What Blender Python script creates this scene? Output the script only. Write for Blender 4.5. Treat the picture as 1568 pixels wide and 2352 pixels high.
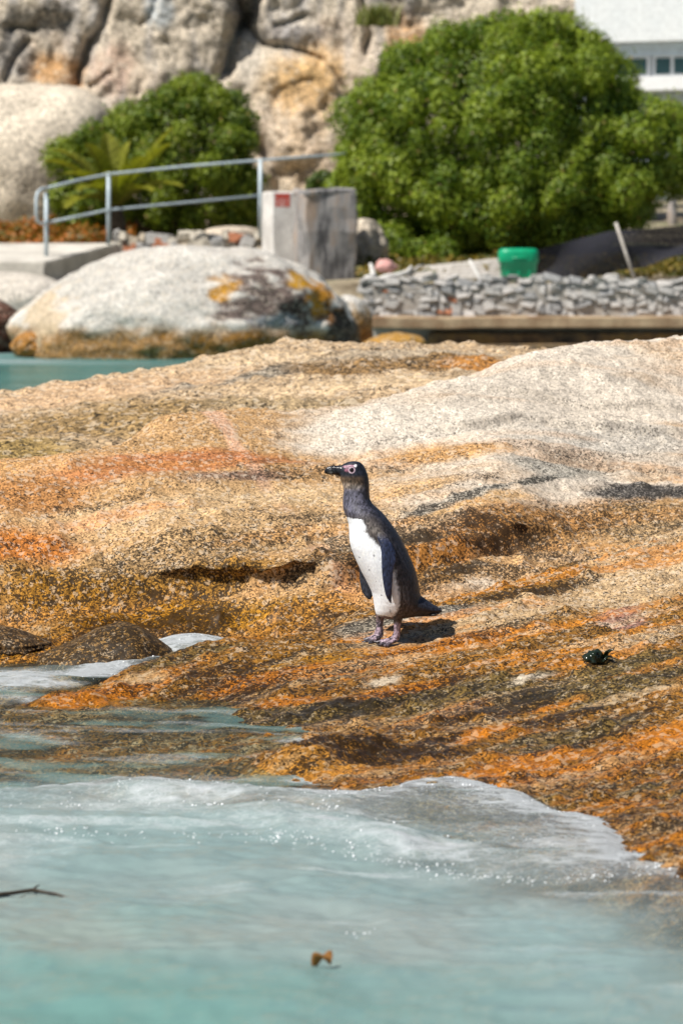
import bpy, bmesh, math, random
import numpy as np
from mathutils import Vector, Matrix

for o in list(bpy.data.objects):
    bpy.data.objects.remove(o, do_unlink=True)
scene = bpy.context.scene
C = scene.collection
rng = np.random.default_rng(7)
random.seed(7)

# ------------------------------------------------------------------ camera, light, exposure
FPX, YH, CX, CY = 7690.0, 577.0, 784.0, 1176.0      # focal length / horizon row / centre, in 1568x2352 pixels
CAMZ = 1.27
PITCH = math.atan((CY - YH) / FPX)
cam = bpy.data.cameras.new('camera')
cam.sensor_fit = 'VERTICAL'; cam.sensor_height = 36.0; cam.sensor_width = 24.0
cam.lens = FPX / 2352.0 * 36.0
cam.clip_start = 0.1; cam.clip_end = 2000
cam.dof.use_dof = True; cam.dof.focus_distance = 10.05; cam.dof.aperture_fstop = 6.3
camo = bpy.data.objects.new('camera', cam); C.objects.link(camo)
camo.location = (0, 0, CAMZ); camo.rotation_euler = (math.pi / 2 - PITCH, 0, 0)
scene.camera = camo

LIGHT = Vector((0.58, 0.40, -1.0)).normalized()     # direction the sunlight travels
SUN_EL = math.asin(-LIGHT.z)
world = bpy.data.worlds.new('World'); scene.world = world; world.use_nodes = True
wn = world.node_tree.nodes; wl = world.node_tree.links
sky = wn.new('ShaderNodeTexSky'); sky.sky_type = 'NISHITA'; sky.sun_disc = False
sky.sun_elevation = SUN_EL
sky.sun_rotation = math.atan2(-LIGHT.x, -LIGHT.y)
sky.air_density = 1.0; sky.dust_density = 0.6
wl.new(sky.outputs[0], wn['Background'].inputs[0])
wn['Background'].inputs[1].default_value = 0.05
sun = bpy.data.lights.new('sun', 'SUN'); sun.energy = 5.0; sun.angle = math.radians(0.53)
sun.color = (1.0, 0.955, 0.89)
suno = bpy.data.objects.new('sun', sun); C.objects.link(suno)
suno.rotation_euler = LIGHT.to_track_quat('-Z', 'Y').to_euler(); suno.location = (-6, -3, 10)
scene.view_settings.view_transform = 'Standard'; scene.view_settings.look = 'None'
scene.cycles.diffuse_bounces = 2
scene.view_settings.exposure = 0.34; scene.view_settings.gamma = 1.0

# ------------------------------------------------------------------ helpers
def ray(px, py):
    a = (px - CX) / FPX; b = (py - CY) / FPX
    return (a, math.cos(PITCH) - b * math.sin(PITCH), -math.sin(PITCH) - b * math.cos(PITCH))
def P(px, py, Y):
    d = ray(px, py); t = Y / d[1]
    return Vector((d[0] * t, Y, CAMZ + d[2] * t))
def PZ(px, py, Z):
    d = ray(px, py); t = (Z - CAMZ) / d[2]
    return Vector((d[0] * t, d[1] * t, Z))
def S(r, g, b):
    f = lambda c: (c / 255 / 12.92) if c / 255 <= 0.04045 else ((c / 255 + 0.055) / 1.055) ** 2.4
    return (f(r), f(g), f(b))
def tag(o, label=None, cat=None, group=None, kind=None):
    if label: o['label'] = label
    if cat: o['category'] = cat
    if group: o['group'] = group
    if kind: o['kind'] = kind
    return o
def empty(name, loc=(0, 0, 0)):
    o = bpy.data.objects.new(name, None); C.objects.link(o); o.location = loc; o.empty_display_size = 0.1
    return o
def link(name, me, mat=None, parent=None):
    o = bpy.data.objects.new(name, me); C.objects.link(o)
    if mat and not me.materials: me.materials.append(mat)
    if parent:
        o.parent = parent
        if parent.location.length > 0:
            o.matrix_parent_inverse = Matrix.Translation(-parent.location)
    return o
def smooth(me):
    me.polygons.foreach_set('use_smooth', np.ones(len(me.polygons), dtype=bool)); return me
def raw_mesh(name, V, F, sm=True):
    """V (n,3), F (m,k) all faces of the same size"""
    V = np.asarray(V, dtype=np.float32); F = np.asarray(F, dtype=np.int32)
    m, k = F.shape
    me = bpy.data.meshes.new(name)
    me.vertices.add(len(V)); me.vertices.foreach_set('co', V.ravel())
    me.loops.add(m * k); me.loops.foreach_set('vertex_index', F.ravel())
    me.polygons.add(m); me.polygons.foreach_set('loop_start', np.arange(m, dtype=np.int32) * k)
    me.polygons.foreach_set('loop_total', np.full(m, k, dtype=np.int32))
    me.update(calc_edges=True); me.validate()
    if sm: smooth(me)
    return me
def grid_mesh(name, V3):
    nu, nv = V3.shape[:2]
    i = np.arange(nu * nv).reshape(nu, nv)
    F = np.stack([i[:-1, :-1], i[1:, :-1], i[1:, 1:], i[:-1, 1:]], -1).reshape(-1, 4)
    return raw_mesh(name, V3.reshape(-1, 3), F)
def attr(me, name, val):
    val = np.asarray(val, dtype=np.float32)
    if val.ndim == 1:
        a = me.attributes.new(name, 'FLOAT', 'POINT'); a.data.foreach_set('value', val)
    else:
        if val.shape[1] == 3: val = np.concatenate([val, np.ones((len(val), 1), np.float32)], 1)
        a = me.attributes.new(name, 'FLOAT_COLOR', 'POINT'); a.data.foreach_set('color', val.ravel())

def hash3(ix, iy, iz, seed):
    n = (ix.astype(np.int64) * 374761393 + iy.astype(np.int64) * 668265263 + iz.astype(np.int64) * 2147483647 + seed * 974711) & 0xffffffff
    n = ((n ^ (n >> 13)) * 1274126177) & 0xffffffff
    n = ((n ^ (n >> 16)) * 2246822519) & 0xffffffff
    return ((n ^ (n >> 15)) & 0xffffff).astype(np.float64) / 0xffffff
def vnoise(x, y, z=None, seed=0):
    x = np.asarray(x, float); y = np.asarray(y, float)
    z = np.zeros_like(x) if z is None else np.asarray(z, float)
    x0, y0, z0 = np.floor(x), np.floor(y), np.floor(z)
    fx, fy, fz = x - x0, y - y0, z - z0
    fx, fy, fz = [t * t * t * (t * (6 * t - 15) + 10) for t in (fx, fy, fz)]
    r = 0
    flat = not np.any(fz)
    for dz in ((0,) if flat else (0, 1)):
        for dy in (0, 1):
            for dx in (0, 1):
                w = (fx if dx else 1 - fx) * (fy if dy else 1 - fy) * (1.0 if flat else (fz if dz else 1 - fz))
                r = r + w * hash3(x0 + dx, y0 + dy, z0 + dz, seed)
    return r * 2 - 1
def fbm(x, y, z=None, octv=4, seed=0, gain=0.5, lac=2.03):
    a, f, r, t = 1.0, 1.0, 0, 0
    for k in range(octv):
        r = r + a * vnoise(x * f + 17.3 * k, y * f - 9.1 * k, None if z is None else z * f + 4.7 * k, seed + k)
        t += a; a *= gain; f *= lac
    return r / t
def worley(x, y, seed=0):
    x0, y0 = np.floor(x), np.floor(y); best = np.full(np.shape(x), 9.0); idv = np.zeros(np.shape(x))
    for dx in (-1, 0, 1):
        for dy in (-1, 0, 1):
            cx, cy = x0 + dx, y0 + dy; zz = np.zeros_like(cx)
            d = (cx + hash3(cx, cy, zz, seed) - x) ** 2 + (cy + hash3(cx, cy, zz, seed + 1) - y) ** 2
            idv = np.where(d < best, hash3(cx, cy, zz, seed + 2), idv); best = np.minimum(best, d)
    return np.sqrt(best), idv
def sstep(a, b, x):
    t = np.clip((x - a) / (b - a), 0, 1); return t * t * (3 - 2 * t)
def ledges(s, t, k, seed):
    """broken scarps: gentle back slope, short sharp face toward the sea"""
    u = t * k + 0.7 * fbm(s * .7, t * .9, octv=3, seed=seed) + 0.05 * fbm(s * 9, t * 9, octv=3, seed=seed + 5); f = u - np.floor(u)
    return (0.5 - f + sstep(0.93, 1.0, f)) * sstep(-.15, .35, fbm(s * .9 + 5, t * 1.3, octv=3, seed=seed + 9))
class RBF:
    def __init__(s, pts, c=0.35, ys=0.75):
        p = np.array([tuple(q) for q in pts], float); s.ys = ys; s.c = c
        s.p = p[:, :2] * (1, ys); n = len(p)
        d = np.sqrt(((s.p[:, None] - s.p[None]) ** 2).sum(-1) + c * c)
        A = np.zeros((n + 3, n + 3)); A[:n, :n] = d + np.eye(n) * 1e-6
        A[:n, n] = 1; A[:n, n + 1:] = s.p; A[n, :n] = 1; A[n + 1:, :n] = s.p.T
        s.w = np.linalg.solve(A, np.concatenate([p[:, 2], np.zeros(3)]))
    def __call__(s, x, y):
        x = np.asarray(x, float); y = np.asarray(y, float) * s.ys
        r = s.w[-3] + s.w[-2] * x + s.w[-1] * y
        for q, w in zip(s.p, s.w): r = r + w * np.sqrt((x - q[0]) ** 2 + (y - q[1]) ** 2 + s.c ** 2)
        return r
def hit(px, py, hf, y0, y1):
    """first point of the pixel's ray on a height field"""
    d = ray(px, py); ys = np.linspace(y0, y1, 700); t = ys / d[1]
    below = CAMZ + d[2] * t < hf(d[0] * t, ys)
    i = int(np.argmax(below)) if below.any() else -1
    return np.array([d[0] * t[i], ys[i]])
def spaced(a, b, fine, lo, hi, n):
    """fine spacing in [a,b], n growing steps out to lo and hi"""
    m = np.arange(a, b + fine * .5, fine)
    g = (np.linspace(0, 1, n + 1)[1:]) ** 2.2
    L = m[0] - np.maximum(g * (m[0] - lo), fine * np.arange(1, n + 1))
    H = m[-1] + np.maximum(g * (hi - m[-1]), fine * np.arange(1, n + 1))
    return np.concatenate([L[::-1], m, H])
def ellipse_mask(x, y, blob, hf, y0, y1, nz):
    px, py, a, b, s = blob[:5]
    c = hit(px, py, hf, y0, y1)
    u = hit(px + a, py + a * s, hf, y0, y1) - hit(px - a, py - a * s, hf, y0, y1)
    v = hit(px, py - b, hf, y0, y1) - hit(px, py + b, hf, y0, y1)
    M = np.stack([u / 2, v / 2], 1)
    if abs(np.linalg.det(M)) < 1e-6: return np.zeros_like(x)
    I = np.linalg.inv(M)
    dx, dy = x - c[0], y - c[1]
    p, q = I[0, 0] * dx + I[0, 1] * dy, I[1, 0] * dx + I[1, 1] * dy
    return sstep(1.25, 0.55, np.sqrt(p * p + q * q) + 0.55 * nz)

# ------------------------------------------------------------------ materials
def newmat(name):
    m = bpy.data.materials.new(name); m.use_nodes = True
    nt = m.node_tree; return m, nt, nt.nodes, nt.links, nt.nodes['Principled BSDF']
def node(nt, t, **kw):
    n = nt.nodes.new(t)
    for k, v in kw.items():
        if k.startswith('i_'): n.inputs[k[2:].replace('_', ' ')].default_value = v
        else: setattr(n, k, v)
    return n
def ramp(nt, stops, interp='LINEAR'):
    n = nt.nodes.new('ShaderNodeValToRGB'); n.color_ramp.interpolation = interp
    e = n.color_ramp.elements
    while len(e) < len(stops): e.new(0.5)
    for i, (p, c) in enumerate(stops):
        e[i].position = p; e[i].color = tuple(c) + (1,) if len(c) == 3 else c
    return n
def math_node(nt, op, a, b=None, clamp=False):
    n = nt.nodes.new('ShaderNodeMath'); n.operation = op; n.use_clamp = clamp
    for i, v in enumerate((a, b)):
        if v is None: continue
        if isinstance(v, (int, float)): n.inputs[i].default_value = v
        else: nt.links.new(v, n.inputs[i])
    return n.outputs[0]
def mix_col(nt, fac, a, b, bt='MIX'):
    n = nt.nodes.new('ShaderNodeMix'); n.data_type = 'RGBA'; n.blend_type = bt
    for sock, v in ((n.inputs[0], fac), (n.inputs[6], a), (n.inputs[7], b)):
        if isinstance(v, (int, float)): sock.default_value = v
        elif isinstance(v, tuple): sock.default_value = tuple(v) + (1,) if len(v) == 3 else v
        else: nt.links.new(v, sock)
    return n.outputs[2]
def rock_material(name, scale=115.0, bump=0.35, bdist=0.004):
    """granite: crystals of feldspar, quartz and black mica over the vertex stain colour"""
    m, nt, N, L, B = newmat(name)
    tc = node(nt, 'ShaderNodeTexCoord'); obc = tc.outputs['Object']
    tint = node(nt, 'ShaderNodeAttribute', attribute_name='tint'); dark = node(nt, 'ShaderNodeAttribute', attribute_name='dark')
    wet = node(nt, 'ShaderNodeAttribute', attribute_name='wet')
    wn_ = node(nt, 'ShaderNodeTexNoise', i_Scale=scale * 0.6, i_Detail=2.0); L.new(obc, wn_.inputs['Vector'])
    vadd = node(nt, 'ShaderNodeVectorMath', operation='MULTIPLY_ADD'); L.new(wn_.outputs['Color'], vadd.inputs[0])
    vadd.inputs[1].default_value = (0.9 / scale,) * 3; L.new(obc, vadd.inputs[2])
    v1 = node(nt, 'ShaderNodeTexVoronoi', i_Scale=scale); L.new(vadd.outputs[0], v1.inputs['Vector'])
    s1 = node(nt, 'ShaderNodeSeparateColor'); L.new(v1.outputs['Color'], s1.inputs[0])
    v2 = node(nt, 'ShaderNodeTexVoronoi', i_Scale=scale * 0.43); L.new(vadd.outputs[0], v2.inputs['Vector'])
    s2 = node(nt, 'ShaderNodeSeparateColor'); L.new(v2.outputs['Color'], s2.inputs[0])
    n3 = node(nt, 'ShaderNodeTexNoise', i_Scale=scale * 0.12, i_Detail=5.0, i_Roughness=0.65); L.new(obc, n3.inputs['Vector'])
    # brightness of each grain
    br = math_node(nt, 'MULTIPLY_ADD', s1.outputs[1], 0.95); nt.nodes[-1].inputs[2].default_value = 0.50
    br2 = math_node(nt, 'MULTIPLY_ADD', n3.outputs[0], 0.9); nt.nodes[-1].inputs[2].default_value = 0.55
    br = math_node(nt, 'MULTIPLY', br, br2)
    col = mix_col(nt, 1.0, tint.outputs['Color'], br, 'MULTIPLY')
    # pale feldspar crystals, slightly tinted
    pale = mix_col(nt, 0.45, tint.outputs['Color'], (0.66, 0.57, 0.45))
    pf = math_node(nt, 'GREATER_THAN', s2.outputs[0], 0.80)
    pf = math_node(nt, 'MULTIPLY', pf, 0.75)
    col = mix_col(nt, pf, col, pale)
    v4 = node(nt, 'ShaderNodeTexVoronoi', i_Scale=scale * 1.9); L.new(vadd.outputs[0], v4.inputs['Vector'])
    s4 = node(nt, 'ShaderNodeSeparateColor'); L.new(v4.outputs['Color'], s4.inputs[0])
    grain = math_node(nt, 'ADD', math_node(nt, 'MULTIPLY', s1.outputs[0], 0.62), math_node(nt, 'MULTIPLY', s4.outputs[0], 0.38))
    # black mica / biofilm: share given by the dark attribute, clustered by noise
    dn = math_node(nt, 'MULTIPLY_ADD', n3.outputs[0], 0.9); nt.nodes[-1].inputs[2].default_value = -0.45
    dsc = math_node(nt, 'MULTIPLY_ADD', dark.outputs['Fac'], 1.05); nt.nodes[-1].inputs[2].default_value = 0.015
    dth = math_node(nt, 'ADD', dsc, dn)
    dth = math_node(nt, 'MULTIPLY', dth, math_node(nt, 'GREATER_THAN', dark.outputs['Fac'], 0.02))
    df = math_node(nt, 'SUBTRACT', dth, grain); df = math_node(nt, 'MULTIPLY', df, 10.0, True)
    dcol = mix_col(nt, 0.05, (0.008, 0.007, 0.006), tint.outputs['Color'])
    col = mix_col(nt, math_node(nt, 'MULTIPLY', df, 0.93), col, dcol)
    wetc = mix_col(nt, math_node(nt, 'MULTIPLY', wet.outputs['Fac'], 0.9), col, mix_col(nt, 1.0, col, (0.74, 0.68, 0.55), 'MULTIPLY'))
    hs = node(nt, 'ShaderNodeHueSaturation'); hs.inputs['Saturation'].default_value = 1.0; L.new(wetc, hs.inputs['Color'])
    L.new(hs.outputs[0], B.inputs['Base Color'])
    rg = math_node(nt, 'MULTIPLY_ADD', wet.outputs['Fac'], -0.55); nt.nodes[-1].inputs[2].default_value = 0.82
    L.new(rg, B.inputs['Roughness'])
    h = math_node(nt, 'ADD', math_node(nt, 'MULTIPLY', s1.outputs[2], 0.6), math_node(nt, 'MULTIPLY', n3.outputs[0], 1.6))
    h = math_node(nt, 'ADD', h, math_node(nt, 'MULTIPLY', s2.outputs[1], 0.7))
    bp = node(nt, 'ShaderNodeBump', i_Strength=bump, i_Distance=bdist); L.new(h, bp.inputs['Height']); L.new(bp.outputs[0], B.inputs['Normal'])
    B.inputs['Specular IOR Level'].default_value = 0.16
    return m
def noise_material(name, c1, c2, scale=8.0, rough=0.85, bump=0.2, bdist=0.02, detail=6.0, c3=None, spec=0.3, c3pos=0.62, stretch=None):
    m, nt, N, L, B = newmat(name)
    tc = node(nt, 'ShaderNodeTexCoord')
    n1 = node(nt, 'ShaderNodeTexNoise', i_Scale=scale, i_Detail=detail, i_Roughness=0.62); mpn = node(nt, 'ShaderNodeMapping'); mpn.inputs['Scale'].default_value = stretch or (1, 1, 1); L.new(tc.outputs['Object'], mpn.inputs[0]); L.new(mpn.outputs[0], n1.inputs['Vector'])
    st = [(0.32, c1), (0.62, c2)] if c3 is None else [(0.39, c1), (0.5, c2), (c3pos + .03, c3)]
    r = ramp(nt, st); L.new(n1.outputs[0], r.inputs[0])
    n2 = node(nt, 'ShaderNodeTexNoise', i_Scale=scale * 9, i_Detail=3.0); L.new(tc.outputs['Object'], n2.inputs['Vector'])
    b2 = math_node(nt, 'MULTIPLY_ADD', n2.outputs[0], 0.6); nt.nodes[-1].inputs[2].default_value = 0.7
    L.new(mix_col(nt, 1.0, r.outputs[0], b2, 'MULTIPLY'), B.inputs['Base Color'])
    B.inputs['Roughness'].default_value = rough; B.inputs['Specular IOR Level'].default_value = spec
    h = math_node(nt, 'ADD', n1.outputs[0], math_node(nt, 'MULTIPLY', n2.outputs[0], 0.35))
    bp = node(nt, 'ShaderNodeBump', i_Strength=bump, i_Distance=bdist); L.new(h, bp.inputs['Height']); L.new(bp.outputs[0], B.inputs['Normal'])
    return m
def leaf_material(name, rough=0.5, trans=0.3):
    m, nt, N, L, B = newmat(name)
    a = node(nt, 'ShaderNodeAttribute', attribute_name='tint'); L.new(a.outputs['Color'], B.inputs['Base Color'])
    B.inputs['Roughness'].default_value = rough; B.inputs['Specular IOR Level'].default_value = 0.35
    t = node(nt, 'ShaderNodeBsdfTranslucent')
    L.new(mix_col(nt, 1.0, a.outputs['Color'], (1.25, 1.3, 0.5), 'MULTIPLY'), t.inputs[0])
    mx = node(nt, 'ShaderNodeMixShader'); mx.inputs[0].default_value = trans
    L.new(B.outputs[0], mx.inputs[1]); L.new(t.outputs[0], mx.inputs[2]); L.new(mx.outputs[0], nt.nodes['Material Output'].inputs[0])
    return m

M_rock = rock_material('granite_shore', 160.0, 0.5, 0.004)
M_rockfar = rock_material('granite_far', 70.0, 0.5, 0.02)
M_cliff = rock_material('granite_cliff', 30.0, 0.6, 0.05)

def paint(x, y, base, dark0, wet, blobs, hf, y0, y1, nz):
    col = np.tile(np.array(base, float), (len(x), 1)); dk = np.full(len(x), float(dark0))
    for b in blobs:
        w = ellipse_mask(x, y, b, hf, y0, y1, nz) * (b[7] if len(b) > 7 else 0.85)
        if b[5] is not None: col = col * (1 - w[:, None]) + np.array(b[5]) * w[:, None]
        if b[6] is not None: dk = dk * (1 - w) + b[6] * w
    return col, dk

# ------------------------------------------------------------------ foreground slab the penguin stands on
CREAM = (0.52, 0.36, 0.20); PALE = (0.60, 0.53, 0.44); ORANGE = (0.56, 0.20, 0.018); RUST = (0.44, 0.16, 0.06)
BROWN = (0.32, 0.155, 0.03); OLIVE = (0.205, 0.15, 0.055); GOLD = (0.43, 0.20, 0.012); GREY = (0.40, 0.37, 0.31)
ridgeA = [(-300, 1690, 8.9), (90, 1606, 9.4), (300, 1548, 9.75), (420, 1503, 10.0), (520, 1482, 10.1), (700, 1462, 10.15), (784, 1434, 10.3),
          (838, 1412, 10.4), (1012, 1392, 10.55), (1100, 1368, 10.7), (1184, 1340, 10.85), (1284, 1305, 11.05), (1409, 1277, 11.3),
          (1568, 1217, 11.6), (1900, 1120, 12.2)]
ptsA = [P(*q) for q in ridgeA]
ptsA += [p + Vector((-0.12, 0.20, -0.12)) for p in ptsA[1:]] + [p + Vector((-0.35, 0.62, -0.4)) for p in ptsA[1::2]]
ptsA += [P(*q) for q in [(860, 1476, 10.0), (1000, 1455, 10.12), (700, 1500, 9.85), (1300, 1370, 10.55), (1568, 1330, 10.75), (1568, 1430, 9.95),
          (1568, 1560, 9.05), (1568, 1700, 8.3), (1568, 1850, 7.6), (1900, 1500, 9.4), (1900, 1800, 7.8), (1300, 1500, 9.55), (1300, 1650, 8.75), (1300, 1780, 8.12),
          (1100, 1500, 9.65), (1100, 1650, 8.8), (1100, 1760, 8.22), (900, 1560, 9.4), (900, 1680, 8.72), (700, 1580, 9.32),
          (500, 1545, 9.7), (300, 1575, 9.62)]]
ptsA += [Vector((PZ(q[0], q[1], 0.0).x, PZ(q[0], q[1], 0.0).y, q[2])) for q in [(500, 1610, 0.010), (700, 1660, 0.006), (500, 1700, -0.022), (300, 1650, -0.025), (0, 1660, -0.04), (0, 1740, -0.06), (300, 1760, -0.05),
          (750, 1790, -0.015), (900, 1760, 0.003), (1440, 1890, 0.008), (1330, 1870, -0.006), (1568, 1940, 0.012), (1250, 1900, -0.022), (1000, 1880, -0.035), (760, 1880, -0.07),
          (1568, 2060, -0.01), (1500, 2040, -0.004), (1400, 2040, -0.06), (1200, 2010, -0.09), (900, 2000, -0.14), (400, 1900, -0.16), (0, 1900, -0.2), (400, 2100, -0.32), (1000, 2150, -0.3), (1568, 2200, -0.14), (1900, 2100, 0.0)]]
ptsA += [Vector(q) for q in [(-1.5, 4.5, -0.6), (0, 4.5, -0.55), (1.5, 4.5, -0.5), (-3, 6, -0.6), (-3, 8, -0.4), (-3, 10, -0.4), (4, 6, -0.2), (4, 9, 0.1), (4, 12, 0.1)]]
baseA = RBF(ptsA, 0.10)
STR = np.array((0.80, 0.60)); PRP = np.array((-0.60, 0.80))     # run of the rock's banding, in plan
knob = hit(690, 1760, lambda x, y: np.zeros_like(x), 6, 12)
knob2 = hit(785, 1735, lambda x, y: np.zeros_like(x), 6, 12)
def ledgeA(x, y):
    """a low step just below the top edge right of the penguin"""
    return 0.0
foot = P(850, 1474, 10.0)
def hA(x, y):
    x = np.asarray(x, float); y = np.asarray(y, float)
    s, t = x * STR[0] + y * STR[1], x * PRP[0] + y * PRP[1]
    z = baseA(x, y)
    z = z + 0.016 * fbm(s * 0.9, t * 2.6, octv=3, seed=3) + 0.010 * fbm(s * 3.0, t * 8.0, octv=3, seed=5) + 0.012 * (0.7 - np.abs(fbm(s * 1.6, t * 5.5, octv=4, seed=6)) * 2.6) + 0.022 * ledges(s, t, 2.6, 12) * sstep(.0, .06, z)
    calm = np.exp(-(((x - foot.x - .02) / 0.16) ** 2 + ((y - foot.y) / 0.22) ** 2))
    z = z * (1 - calm) + (baseA(x, y)) * calm
    for k, (rx, ry, hh) in ((knob, (0.115, 0.13, 0.062)), (knob2, (0.10, 0.11, 0.056))):
        z = z + hh * np.exp(-(((x - k[0]) / rx) ** 2 + ((y - k[1]) / ry) ** 2) ** 1.3)
    return z
def detail(x, y, seed, amp=1.0):
    """nodules, grain and pits a few millimetres to centimetres high"""
    d1, i1 = worley(x * 9, y * 9, seed); d2, i2 = worley(x * 26, y * 26, seed + 7)
    n = 0.020 * np.clip(0.42 - d1, 0, 1) / 0.42 * (i1 > 0.66)
    n = n + 0.006 * np.clip(0.5 - d2, 0, 1) / 0.5 * (i2 > 0.45)
    n = n + 0.006 * fbm(x * 24, y * 24, octv=3, seed=seed + 3) + 0.0035 * vnoise(x * 95, y * 95, seed=seed + 4)
    return n * amp
gx = spaced(-1.28, 1.36, 0.0065, -4.5, 5.5, 30); gy = spaced(6.4, 11.9, 0.0105, 4.0, 13.2, 14)
X, Y = np.meshgrid(gx, gy, indexing='ij')
ZA0 = hA(X, Y)
calm = np.exp(-(((X - foot.x - .02) / 0.15) ** 2 + ((Y - foot.y) / 0.20) ** 2))
ZA = ZA0 + 0.95 * detail(X, Y, 11) * (1 - 0.75 * calm)
me = grid_mesh('foreground_rock', np.stack([X, Y, ZA], -1))
x, y, z = X.ravel(), Y.ravel(), ZA0.ravel()
s_, t_ = x * STR[0] + y * STR[1], x * PRP[0] + y * PRP[1]
nz = fbm(s_ * 3, t_ * 9, octv=4, seed=21); st = fbm(s_ * 1.6, t_ * 11, octv=4, seed=31); fn = fbm(x * 14, y * 14, octv=3, seed=41)
blobsA = [
    (1150, 1420, 420, 45, -0.22, CREAM, 0.20, .9), (1400, 1370, 260, 40, -0.2, CREAM, 0.18), (1300, 1335, 300, 22, -0.28, BROWN, 0.50), (1480, 1265, 160, 25, -0.25, CREAM, 0.2),
    (1000, 1410, 120, 16, -0.15, GREY, 0.3), (850, 1450, 90, 30, -0.15, GREY, 0.42), (1430, 1432, 75, 20, -0.15, (0.36, 0.19, 0.17), 0.25),
    (960, 1500, 230, 22, -0.12, ORANGE, 0.16, .95), (1150, 1470, 200, 14, -0.18, ORANGE, 0.2), (700, 1520, 170, 22, -0.1, GOLD, 0.3), (620, 1555, 200, 16, -0.12, ORANGE, 0.22),
    (250, 1590, 160, 20, -0.2, ORANGE, 0.12, .9), (450, 1510, 160, 16, -0.2, OLIVE, 0.45), (330, 1560, 60, 14, -0.2, CREAM, 0.1), (900, 1590, 140, 14, -0.2, ORANGE, 0.18), (880, 1570, 50, 10, -0.2, PALE, 0.05),
    (1380, 1560, 260, 55, -0.15, OLIVE, 0.45), (1050, 1600, 250, 30, -0.2, OLIVE, 0.4), (1470, 1470, 120, 20, -0.2, CREAM, 0.28), (1450, 1600, 170, 10, -0.22, CREAM, 0.1),
    (1110, 1690, 80, 14, -0.28, ORANGE, 0.05, 1.0), (1270, 1625, 90, 12, -0.22, ORANGE, 0.12), (1220, 1560, 60, 10, -0.2, PALE, 0.1), (700, 1640, 260, 25, -0.1, OLIVE, 0.5), (660, 1612, 90, 9, -0.1, ORANGE, 0.15),
    (1420, 1745, 300, 32, -0.25, ORANGE, 0.26, .9), (1200, 1770, 160, 30, -0.15, ORANGE, 0.12), (1500, 1850, 220, 60, -0.1, BROWN, 0.42), (1480, 1820, 90, 20, 0, OLIVE, 0.4), (900, 1760, 160, 30, -.1, BROWN, 0.42),
    (700, 1755, 130, 40, -0.1, (.56, .27, .05), 0.2, 1.0), (1100, 1860, 300, 40, 0, OLIVE, 0.4), (1000, 1640, 130, 12, -0.25, ORANGE, 0.2), (1300, 1690, 200, 25, -0.2, OLIVE, 0.45), (1540, 1690, 120, 22, -.25, ORANGE, .1)]
col, dk = paint(x, y, BROWN, 0.36, 0, blobsA, hA, 6.0, 12.6, nz)
dk = np.clip(dk + 0.06 * (dk > .1), 0, .8)
k = sstep(0.12, 0.42, st)[:, None] * 0.6; col = col * (1 - k) + np.array(ORANGE) * k; dk = dk * (1 - 0.5 * k[:, 0])
k = sstep(0.22, 0.5, fbm(s_ * 2.2, t_ * 14, octv=3, seed=61))[:, None] * 0.65; col = col * (1 - k) + np.array(CREAM) * k
k = sstep(-0.12, -0.42, st) * 0.28; dk = np.clip(dk + .04 + k, 0, 0.8)
col *= 0.86 * (1 + 0.25 * fn)[:, None]
wet = sstep(0.20, 0.02, z + 0.05 * nz + 0.03 * st) * 0.9
attr(me, 'tint', col); attr(me, 'dark', dk); attr(me, 'wet', wet)
tag(link('foreground_rock', me, M_rock), 'orange and brown wet granite slab sloping into the water, under the penguin', 'rock', kind='structure')
def surfA(xx, yy):
    xx = np.asarray([xx], float); yy = np.asarray([yy], float)
    c = np.exp(-(((xx - foot.x - .02) / 0.15) ** 2 + ((yy - foot.y) / 0.20) ** 2))
    return float((hA(xx, yy) + 0.95 * detail(xx, yy, 11) * (1 - 0.75 * c))[0])

# ------------------------------------------------------------------ broad rock behind the penguin
ridgeB = [(-500, 1150, 11.6), (-200, 1100, 11.7), (0, 1066, 11.8), (200, 1034, 12.0), (350, 978, 12.4), (500, 952, 12.7), (600, 948, 12.8), (800, 940, 12.9), (900, 916, 13.05), (1000, 886, 13.2), (1180, 827, 13.6),
          (1300, 801, 13.8), (1420, 789, 14.0), (1568, 778, 14.2), (1900, 750, 14.6), (2300, 740, 15)]
ptsB = [P(*q) for q in ridgeB]
ptsB += [p + Vector((0, 0.35, -0.12)) for p in ptsB] + [p + Vector((0, 1.1, -0.55)) for p in ptsB[::2]]
ptsB += [P(*q) for q in [(0, 1524, 10.28), (110, 1535, 10.22), (-300, 1530, 10.22), (240, 1500, 10.48), (0, 1480, 10.6), (150, 1470, 10.68), (0, 1440, 10.9), (300, 1440, 10.9), (-300, 1440, 10.9), (520, 1470, 10.8), (650, 1450, 10.75), (784, 1425, 10.72), (850, 1400, 10.85), (1012, 1382, 10.95), (1184, 1330, 11.2), (1409, 1262, 11.6), (1568, 1202, 11.9), (1900, 1110, 12.5),
          (0, 1250, 11.15), (400, 1260, 11.25), (700, 1260, 11.3), (0, 1340, 11.0), (400, 1350, 11.08), (700, 1350, 11.0), (1000, 1200, 11.6), (1300, 1190, 11.95), (1000, 1300, 11.2), (1300, 1255, 11.6),
          (1200, 1100, 12.1), (1568, 1120, 12.4), (1568, 1000, 13.0), (1568, 880, 13.6), (1900, 1000, 13.2), (1300, 1000, 12.7), (1300, 900, 13.25), (1000, 1000, 12.45), (700, 1100, 11.95), (700, 1010, 12.4),
          (400, 1100, 11.75), (400, 1030, 12.05), (200, 1160, 11.5), (1000, 1100, 12.0), (0, 1150, 11.4)]]
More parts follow.
